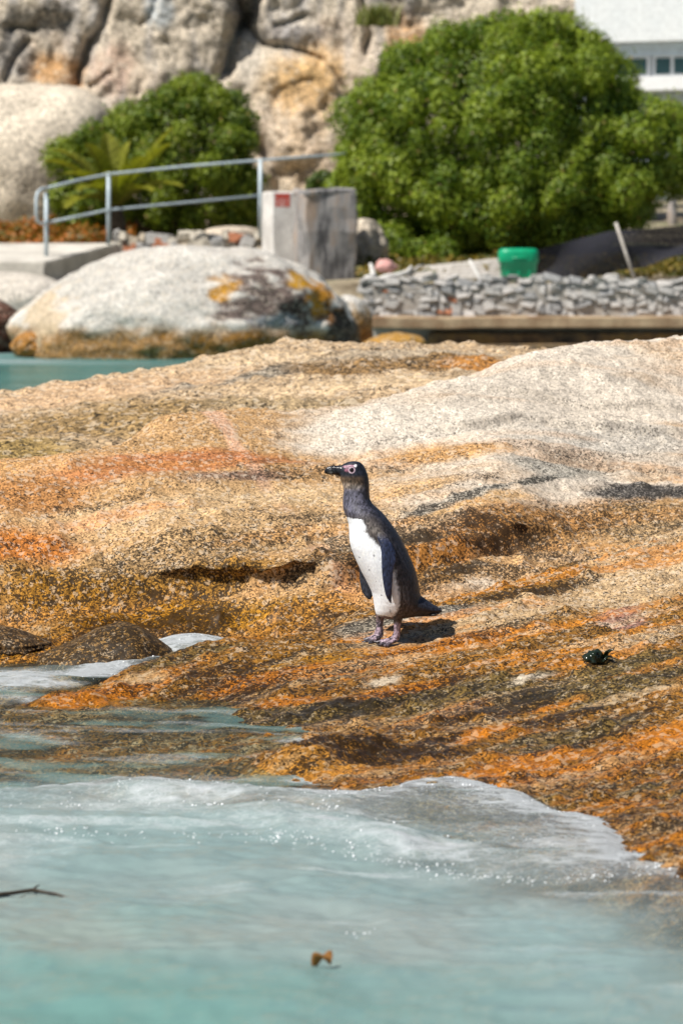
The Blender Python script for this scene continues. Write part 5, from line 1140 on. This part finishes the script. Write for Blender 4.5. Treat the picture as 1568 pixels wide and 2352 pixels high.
o = tag(link('fallen_leaf', me, noise_material('brown_leaf', (.16, .07, .015), (.26, .12, .03), 40)), 'small curled brown leaf floating upright on the turquoise water', 'leaf'); sm_ = o.modifiers.new('t', 'SOLIDIFY'); sm_.thickness = .0015
# glossy white foam bubbles standing in for sun glints on the crests (uncountable)
r = np.random.default_rng(77)
lines = [([(-60, 1862), (120, 1850), (300, 1838), (480, 1850), (620, 1880)], 90, 10), ([(-60, 1935), (150, 1930), (330, 1940), (560, 1940), (760, 1955), (900, 1975)], 150, 10), ([(560, 1930), (760, 1960), (950, 1990), (1150, 2020), (1350, 2012), (1500, 1990), (1600, 1975)], 360, 24), ([(700, 1815), (900, 1800), (1050, 1785), (1200, 1815), (1330, 1865), (1430, 1905)], 150, 10),
         ([(600, 1860), (760, 1870), (900, 1900), (1100, 1925), (1300, 1935)], 90, 14), ([(780, 2150), (860, 2140)], 14, 8), ([(200, 1820), (480, 1812), (700, 1830)], 60, 12), ([(180, 1540), (330, 1505), (440, 1470), (520, 1480)], 60, 10)]
V0 = []; F0 = []
bm = bmesh.new(); bmesh.ops.create_icosphere(bm, subdivisions=1, radius=1.0); ico = np.array([v.co[:] for v in bm.verts]); icf = np.array([[v.index for v in f.verts] for f in bm.faces]); bm.free()
for pts, n, sp in lines:
    p = np.array(pts, float); seg = np.linalg.norm(np.diff(p, axis=0), axis=1); cum = np.concatenate([[0], np.cumsum(seg)])
    clump = r.uniform(0, cum[-1], max(4, n // 6))
    for i in range(int(n * .7)):
        sp = min(sp, 7)
        t = np.clip(r.choice(clump) + r.normal(0, 22), 0, cum[-1]) if r.random() < .75 else r.uniform(0, cum[-1])
        q = PZ(np.interp(t, cum, p[:, 0]), np.interp(t, cum, p[:, 1]) + r.normal(0, sp), 0.03); rad = r.uniform(.001, .0024) if r.random() < .85 else r.uniform(.0024, .004)
        z_ = wz(q.x, q.y)
        V0.append(ico * rad * np.array((1, 1, .8)) + np.array((q.x, q.y, z_ + rad * .15))); F0.append(icf + len(ico) * (len(V0) - 1))
me = raw_mesh('foam_glint_beads', np.concatenate(V0), np.concatenate(F0))
m, nt, N, L, B = newmat('glint_bead'); B.inputs['Base Color'].default_value = (.86, .88, .89, 1); B.inputs['Roughness'].default_value = .12; B.inputs['Specular IOR Level'].default_value = 1.0; B.inputs['Coat Weight'].default_value = .6
tag(link('foam_glint_beads', me, m), 'tiny white foam bubbles strung along the foam crests of the wave', 'beads', kind='stuff')
